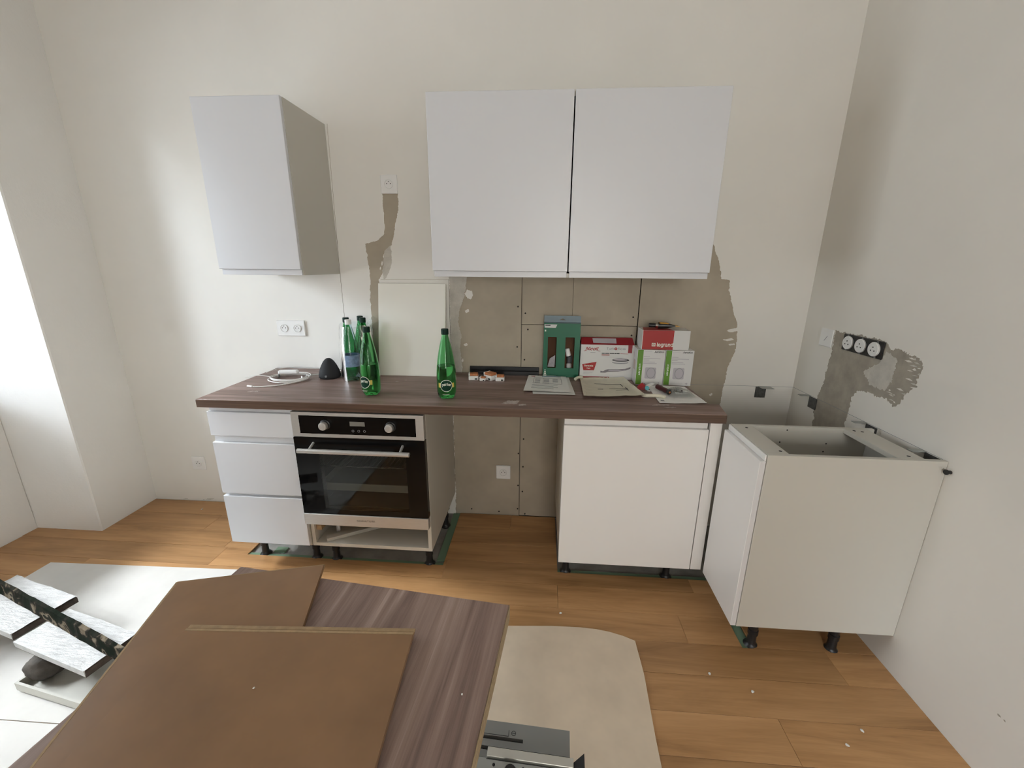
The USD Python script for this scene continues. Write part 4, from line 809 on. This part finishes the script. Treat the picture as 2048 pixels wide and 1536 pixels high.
# bench saw at the bottom edge
TZ = .30
sw = thing('bench_saw', 'grey bench saw with an aluminium fence beside the worktop piece, at the bottom edge', 'saw', (1.604, -1.4425, 0), -3.0)
top = sbox(-.31, -.46, 0, 0).buffer(-.004).buffer(.004).difference(unary_union([sbox(-.43, -.0555, -.128, -.0480), sbox(-.43, -.0790, -.004, -.0705)]))
top = sbox(-.31, -.46, 0, 0).difference(unary_union([sbox(-.43, -.0460, -.120, -.0370), sbox(-.43, -.0715, .001, -.0625)]))
obj('table', moved(ext(top, .012), 0, 0, TZ - .012), TOOLG, sw)
obj('well', bx(-.305, -.004, -.30, -.02, TZ - .05, TZ - .0125), BLACKP, sw)
obj('housing', hull([(-.30, -.44, .02), (-.02, -.44, .02), (-.30, -.02, .02), (-.02, -.02, .02), (-.28, -.42, TZ - .051), (-.04, -.42, TZ - .051), (-.28, -.04, TZ - .051), (-.04, -.04, TZ - .051)]), BLACKP, sw)
for x in (-.26, -.05):
    for y in (-.41, -.05): obj('foot', cyl((x, y, .0052), (x, y, .0205), .018, 14), BLACKP, sw)
obj('fence_rail', bx(-.205, .008, -.096, -.0745, TZ + .0004, TZ + .018, .001), ALU, sw)
obj('fence_plate', bx(-.300, .006, -.190, -.0965, TZ + .0004, TZ + .012, .001), ALUD, sw)
obj('fence_slot', bx(-.205, .006, -.0995, -.0982, TZ + .0118, TZ + .0126), DARK, sw)
obj('knob', moved(lathe([(0, 0), (.0145, 0), (.0145, .022), (.012, .026), (0, .027)], 24), -.142, -.131, TZ + .0122), BLACKP, sw, 40)
for x in (-.185, -.113): obj('screw', cyl((x, -.110, TZ + .0118), (x, -.110, TZ + .0130), .0034, 12), DARK, sw)
obj('end_bracket', hull([(.008, -.082, TZ - .01), (.034, -.074, TZ - .01), (.034, -.20, TZ - .01), (.008, -.20, TZ - .01), (.008, -.082, TZ + .014), (.034, -.066, TZ + .026), (.034, -.20, TZ + .02), (.008, -.20, TZ + .014)]), BLACKP, sw)
obj('scale_mark', J([bx(-.225, -.158, -.0345, -.0330, TZ, TZ + .0005), bx(-.1595, -.158, -.0330, -.0190, TZ, TZ + .0005)] + [moved(ext(Point(0, 0).buffer(.0062).difference(Point(0, 0).buffer(.0047)).union(sbox(-.0055, -.0008, .0055, .0008)), .0005), -.146, -.025, TZ)]), INKD, sw)

# ------------------------------------------------------------------ crumbs of plaster
crumb = trimesh.creation.icosphere(1, 1.0); crumb.vertices *= .75 + .5 * rng.random((len(crumb.vertices), 1)); crumb.vertices *= [.006, .0045, .003]; crumb.vertices[:, 2] -= crumb.vertices[:, 2].min()
CR = mat('plaster_crumb', (.75, .74, .70), .9)
CRUMBS = [(1.62, -.745, 0, 'tiny white plaster crumb on the laminate in front of the sink unit'), (-.585, -.10, 40, 'tiny white plaster crumb on the floor left of the drawer unit'),
          (2.17, -.99, 55, 'white plaster crumb on the laminate left of the narrow unit'), (2.30, -1.05, 10, 'white plaster crumb before the front leg of the narrow unit'),
          (2.60, -1.16, 95, 'white plaster crumb by the right wall near the bottom edge, the upper one'), (2.52, -1.21, 130, 'white plaster crumb by the right wall near the bottom edge, the lower one')]
c0 = thing('plaster_crumb', CRUMBS[0][3], 'crumb', (*CRUMBS[0][:2], .0003), 0, 'plaster crumbs on the laminate')
obj('grain', crumb, CR, c0)
for x, y, r, lab_ in CRUMBS[1:]: copy_of(c0, (x, y, .0003), r, lab_)
copy_of(c0, (1.045, -1.772, ZS + .0187), 20, 'white plaster crumb in the middle of the topmost hardboard sheet', 'plaster crumbs on the boards', .33)
copy_of(c0, (1.385, -1.742, ZS + .0002), 80, 'white plaster crumb on the dark worktop piece, right of the hardboard', 'plaster crumbs on the boards', .33)
